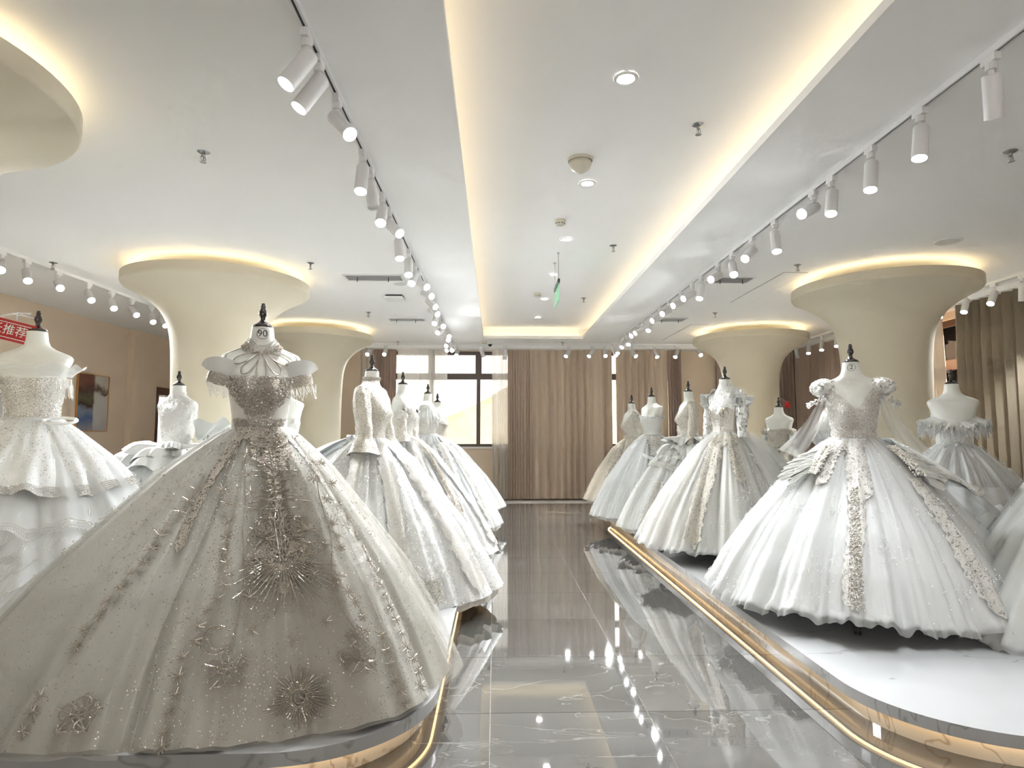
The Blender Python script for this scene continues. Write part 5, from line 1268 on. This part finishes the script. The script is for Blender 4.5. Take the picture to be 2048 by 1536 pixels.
# ================================================================== right row along the aisle
g, S, zw, rz = side_row(2.30, 6.2, 2.005, -62, 'dress form with a partly hidden number sticker, behind gown 2', 'ivory lace gown with high collar, shoulder ruffles and long sleeves, behind gown 2', .88, .76, 301, 'ivory', n_high, 'lace_white', 'tulle', .055, 17,
    ((228, .13, .03, .98, 'lace_cream_net'), (262, .10, .02, .45, 'lace_cream_net'), (300, .10, .2, .8, 'lace_silver')), 1300, .15, ('3', -.55, .492, .85), bseq=500, ruffle=True, leg=.64, legdir=258, petti=False)
bodice(g, n_sweet, M['lace_cream'], .009, -.02, .05, 'corset')
body_patch(g, lambda u: .10 + .1 * u, M['lace_solid'], 'corset_front_beading', .013, 24, 30, -.08, .12)
for s in (-1, 1):
    for k in range(3): fan(g, (s * .185, .0, .355 - .025 * k), .03, .120 - .012 * k, 0, 2 * PI, M['organza'], 'shoulder_ruffle', rotm(0, s * (.70 + .2 * k), 0), 6, .024, seed=k + s, n=120, scal=.12)
    arm_sleeve(g, s, M['lace_white'], [(.185, .0, .35), (.205, .0, .22), (.21, -.02, .08), (.22, -.03, -.05)], [.055, .06, .05, .042], 'long_sleeve', s + 31)
    for k in range(1):
        q = np.linspace(0, 2 * PI * 1.6, 40); c_ = (s * .75); P = [body_pt(np.array(-PI / 2 + s * .55 + (.30 - .018 * i_ / 2) * math.cos(w) * (1 - i_ / 60)), np.array(.18 + .055 * math.sin(w) * (1 - i_ / 60)), .014) for i_, w in enumerate(q)]
        MB().tube(P, .003, 5).build('scroll_beading', M['sequin_taupe'], g)
P = []
SW = Skirt(.66, .62, .62, rz, 333, 7, .07, .015, (), .14)
cloth(SW.mesh_grid(.02, 1, math.radians(-15), math.radians(150), .05, 170, 24, False), 'side_swag', M['tulle'], g, False)
b = MB(); th_ = np.linspace(math.radians(-15), math.radians(150), 260)
for k in range(5): b.scatter(SW.pt(th_, np.full(260, .92 + .02 * k), .055), np.full(260, .0045), k)
o = b.build('swag_lace_border', M['pearl'], g); o['kind'] = 'stuff'
seat(g, zw)
g, S, zw, rz = side_row(2.362, 7.6, 1.977, -92, 'dress form in the long sleeved gown, second beyond gown 2', 'white gown with narrow beaded long sleeves and tiered hip layers, second beyond gown 2', .86, .74, 311, 'organza', n_vneck, 'lace_cream', 'tulle', .045, 18, ((215, .10, .5, .98, 'lace_silver'),), 900, .08)
for s in (-1, 1): arm_sleeve(g, s, M['lace_cream'], [(.180, .0, .36), (.205, .0, .22), (.215, -.03, .05), (.24, -.06, -.12)], [.05, .055, .045, .036], 'long_sleeve', s + 41)
for k, (t_, dep, out) in enumerate(((.02, .06, .16), (.10, .10, .10), (.22, .10, .06))): ruffle_ring(g, S, t_, dep, out, M['organza'], 'hip_tier', 5 + k, 312 + k, math.radians(-120), math.radians(100))
b = MB(); th_ = np.linspace(math.radians(-150), math.radians(-20), 260)
for k in range(4): b.scatter(S.pt(th_, .30 + .10 * np.linspace(-1, 1, 260) ** 2 + .012 * k, .03), np.full(260, .006), k)
o = b.build('lace_border', M['pearl'], g); o['kind'] = 'stuff'
seat(g, zw)
g, S, zw, rz = side_row(2.187, 8.7, 1.979, -66, 'dress form in the off shoulder gown with a blossom band, third beyond gown 2', 'icy white off shoulder gown with flower neckline and ribbon loop, third beyond gown 2', .84, .70, 321, 'satin_cool', n_off, 'lace_white', 'tulle', .045, 18, (), 500, .08)
b = MB(); rg_ = RS(3)
for k in range(34):
    a_ = 2 * PI * k / 34; p = body_pt(np.array(a_), np.array(.235 + .015 * rg_.rand()), .022); p[0] *= 1.08
    for j in range(5):
        w = 2 * PI * j / 5; b.lathe([(.0, -.001), (.011, .0), (.0, .004)], 6, p + np.array([.010 * math.cos(w), -.004 * 0, .010 * math.sin(w)]), 0, (math.cos(a_), math.sin(a_), .3), False, False)
b.build('flower_band', M['organza'], g, True)
lace_strip(g, S, math.radians(268) - rz, .20, .03, .28, M['lace_silver'], 'front_medallion', .03, 1.0, 3)
q = np.linspace(0, PI, 24); P = [S.pt(math.radians(238 + 40 * u / PI) - rz, .26 + .05 * math.sin(u), .06) for u in q]
MB().grid(np.array([[p + np.array([0, 0, dz]) for p in P] for dz in (-.022, .022)])).build('ribbon_loop', M['ribbon'], g, True)
seat(g, zw)
g, S, zw, rz = side_row(2.058, 9.4, 1.917, -80, 'dress form farthest along the right aisle row', 'champagne gown with sheer sleeves farthest along the right aisle row', .70, .52, 331, 'champagne', n_vneck, 'lace_cream', 'tulle_ivory', .04, 16, ((215, .12, .1, .6, 'lace_cream_net'),), 500, .20)
for s in (-1, 1): arm_sleeve(g, s, M['tulle_ivory'], [(.180, .0, .35), (.205, .01, .2), (.22, .03, .02)], [.05, .06, .06], 'sheer_sleeve', s + 51)
seat(g, zw)

# ================================================================== right background
g, S, zw, rz = side_row(2.95, 9.55, 1.84, -75, 'low dress form between the two far right gowns', 'ivory gown half hidden between the far right gowns', .55, .50, 341, 'ivory', n_off, 'lace_cream', None, .04, 14, (), 300, .05)
for s in (-1, 1): puff_sleeve(g, s, M['lace_white'], (.185, 0, .25), (.05, .06, .06), s + 60)
seat(g, zw)
g, S, zw, rz = side_row(3.75, 8.2, 1.812, -58, 'dress form with a red tag at its neck, before the far right column', 'ivory beaded gown with off shoulder cuffs under the red tag', .72, .66, 351, 'ivory', n_off, 'lace_cream', 'tulle_ivory', .05, 14, ((262, .12, .03, .6, 'lace_cream_net'), (300, .10, .03, .5, 'lace_cream_net')), 900, .05, train=())
for s in (-1, 1):
    puff_sleeve(g, s, M['lace_cream'], (.19, -.02, .20), (.055, .065, .05), s + 61, 'sleeve_cuff'); arm_sleeve(g, s, M['organza'], [(.2, -.02, .2), (.205, -.03, .12), (.21, -.03, .05)], [.045, .04, .035], 'lower_sleeve', s)
ruffle_ring(g, S, .10, .16, .10, M['tulle'], 'hip_swag', 4, 355)
seat(g, zw)
t = thing('red_tag', 'small red tag hanging at the neck of a form before the far right column', 'tag', (3.75 + .075, 8.12, zw + .56), .2)
MB().add([(-.035, -.003, .035), (.02, -.003, .045), (.055, -.003, -.04), (-.03, -.003, -.045), (-.035, .003, .035), (.02, .003, .045), (.055, .003, -.04), (-.03, .003, -.045)], [(3, 2, 1, 0), (4, 5, 6, 7), (0, 1, 5, 4), (1, 2, 6, 5), (2, 3, 7, 6), (3, 0, 4, 7)]).build('card', M['red'], t)
MB().tube([(-.01, 0, .04), (-.05, .04, .08), (-.075, .06, .07)], .002, 5).build('string', M['paper'], t)
g, S, zw, rz = side_row(3.40, 6.25, 1.846, -105, 'dress form seen from its bare back, half hidden behind gown 2', 'ruffled strapless gown half hidden behind the left sleeve of gown 2', .60, .60, 361, 'organza', n_lowback, 'organza', None, .05, 13, (), 200, .06, train=((35, -.25, .6),), bseq=100)
ruffle_ring(g, S, .0, .10, .10, M['organza'], 'peplum_ruffle', 5, 365); 
for k in range(2): ruffle_ring(g, S, .0, -.09 - .04 * k, .055, M['tulle'], 'side_frill', 5, 366 + k)
seat(g, zw)
# back view gown at the right edge
g, S, zw, rz = side_row(4.03, 5.42, 1.90, 150, 'bare backed dress form at the right edge before the olive curtain', 'white satin gown seen from behind with laced corset and feathery frill, right edge', .95, .80, 371, 'satin_cool', n_lowback, 'organza', None, .06, 17, ((330, .14, .2, .9, 'lace_white'), (300, .16, .3, .8, 'lace_white')), 900, .05, bseq=0)
th_ = np.linspace(0, 2 * PI, 520, endpoint=False)
for j in range(3):
    P = []; rg_ = RS(j); ph = rg_.rand(3) * 6
    for u in np.linspace(0, 1, 8):
        p = body_pt(th_, np.full(520, .215 - .035 * np.exp(-(angd(th_, PI / 2) / .8) ** 2)), .012); p[:, 0] *= 1 + .30 * u; d = p[:, :2] / np.linalg.norm(p[:, :2], axis=1, keepdims=True)
        p[:, :2] += d * (.045 * u * (1 + .3 * np.sin(12 * th_ + ph[0])))[:, None]; p[:, 2] -= u * (.06 + .03 * j) * (1 + .35 * np.sin(41 * th_ + ph[1]) * u + .3 * np.sin(67 * th_ + ph[2]) * u) - .025 * np.abs(np.cos(th_)); P.append(p)
    cloth(np.array(P), 'feather_frill', M['organza'] if j == 0 else M['tulle'], g)
b = MB()
for k in range(7):
    z = .02 + .022 * k
    for s in (-1, 1): b.tube([body_pt(np.array(PI / 2 + s * .16 * u), np.array(z + .022 * (u + 1) / 2), .012) for u in np.linspace(-1, 1, 9)], .0028, 5)
b.build('corset_lacing', M['ribbon'], g)
bow(g, (0, .13, -.01), M['satin_cool'], .10, .42, 0, 'back_bow', (.02, .32))
S_t = Skirt(.98, .95, 1.0, rz, 377, 9, .10, .02, ((225, .18, .6),), .08)
cloth(S_t.mesh_grid(.35, 1.0, math.radians(190) - rz, math.radians(262) - rz, .05, 120, 26, False), 'train', M['satin_cool'], g, False)
seat(g, zw)
# gown cut off by the right edge
g, S, zw, rz = side_row(3.72, 3.68, 2.0, -30, 'dress form outside the right edge of the picture', 'white tulle gown cut off by the right edge in front', .90, .78, 381, 'organza', n_sweet, 'lace_white', 'tulle', .06, 26, (), 300, .03, train=((195, .10, .5),), bseq=0, ruffle=True)
seat(g, zw)
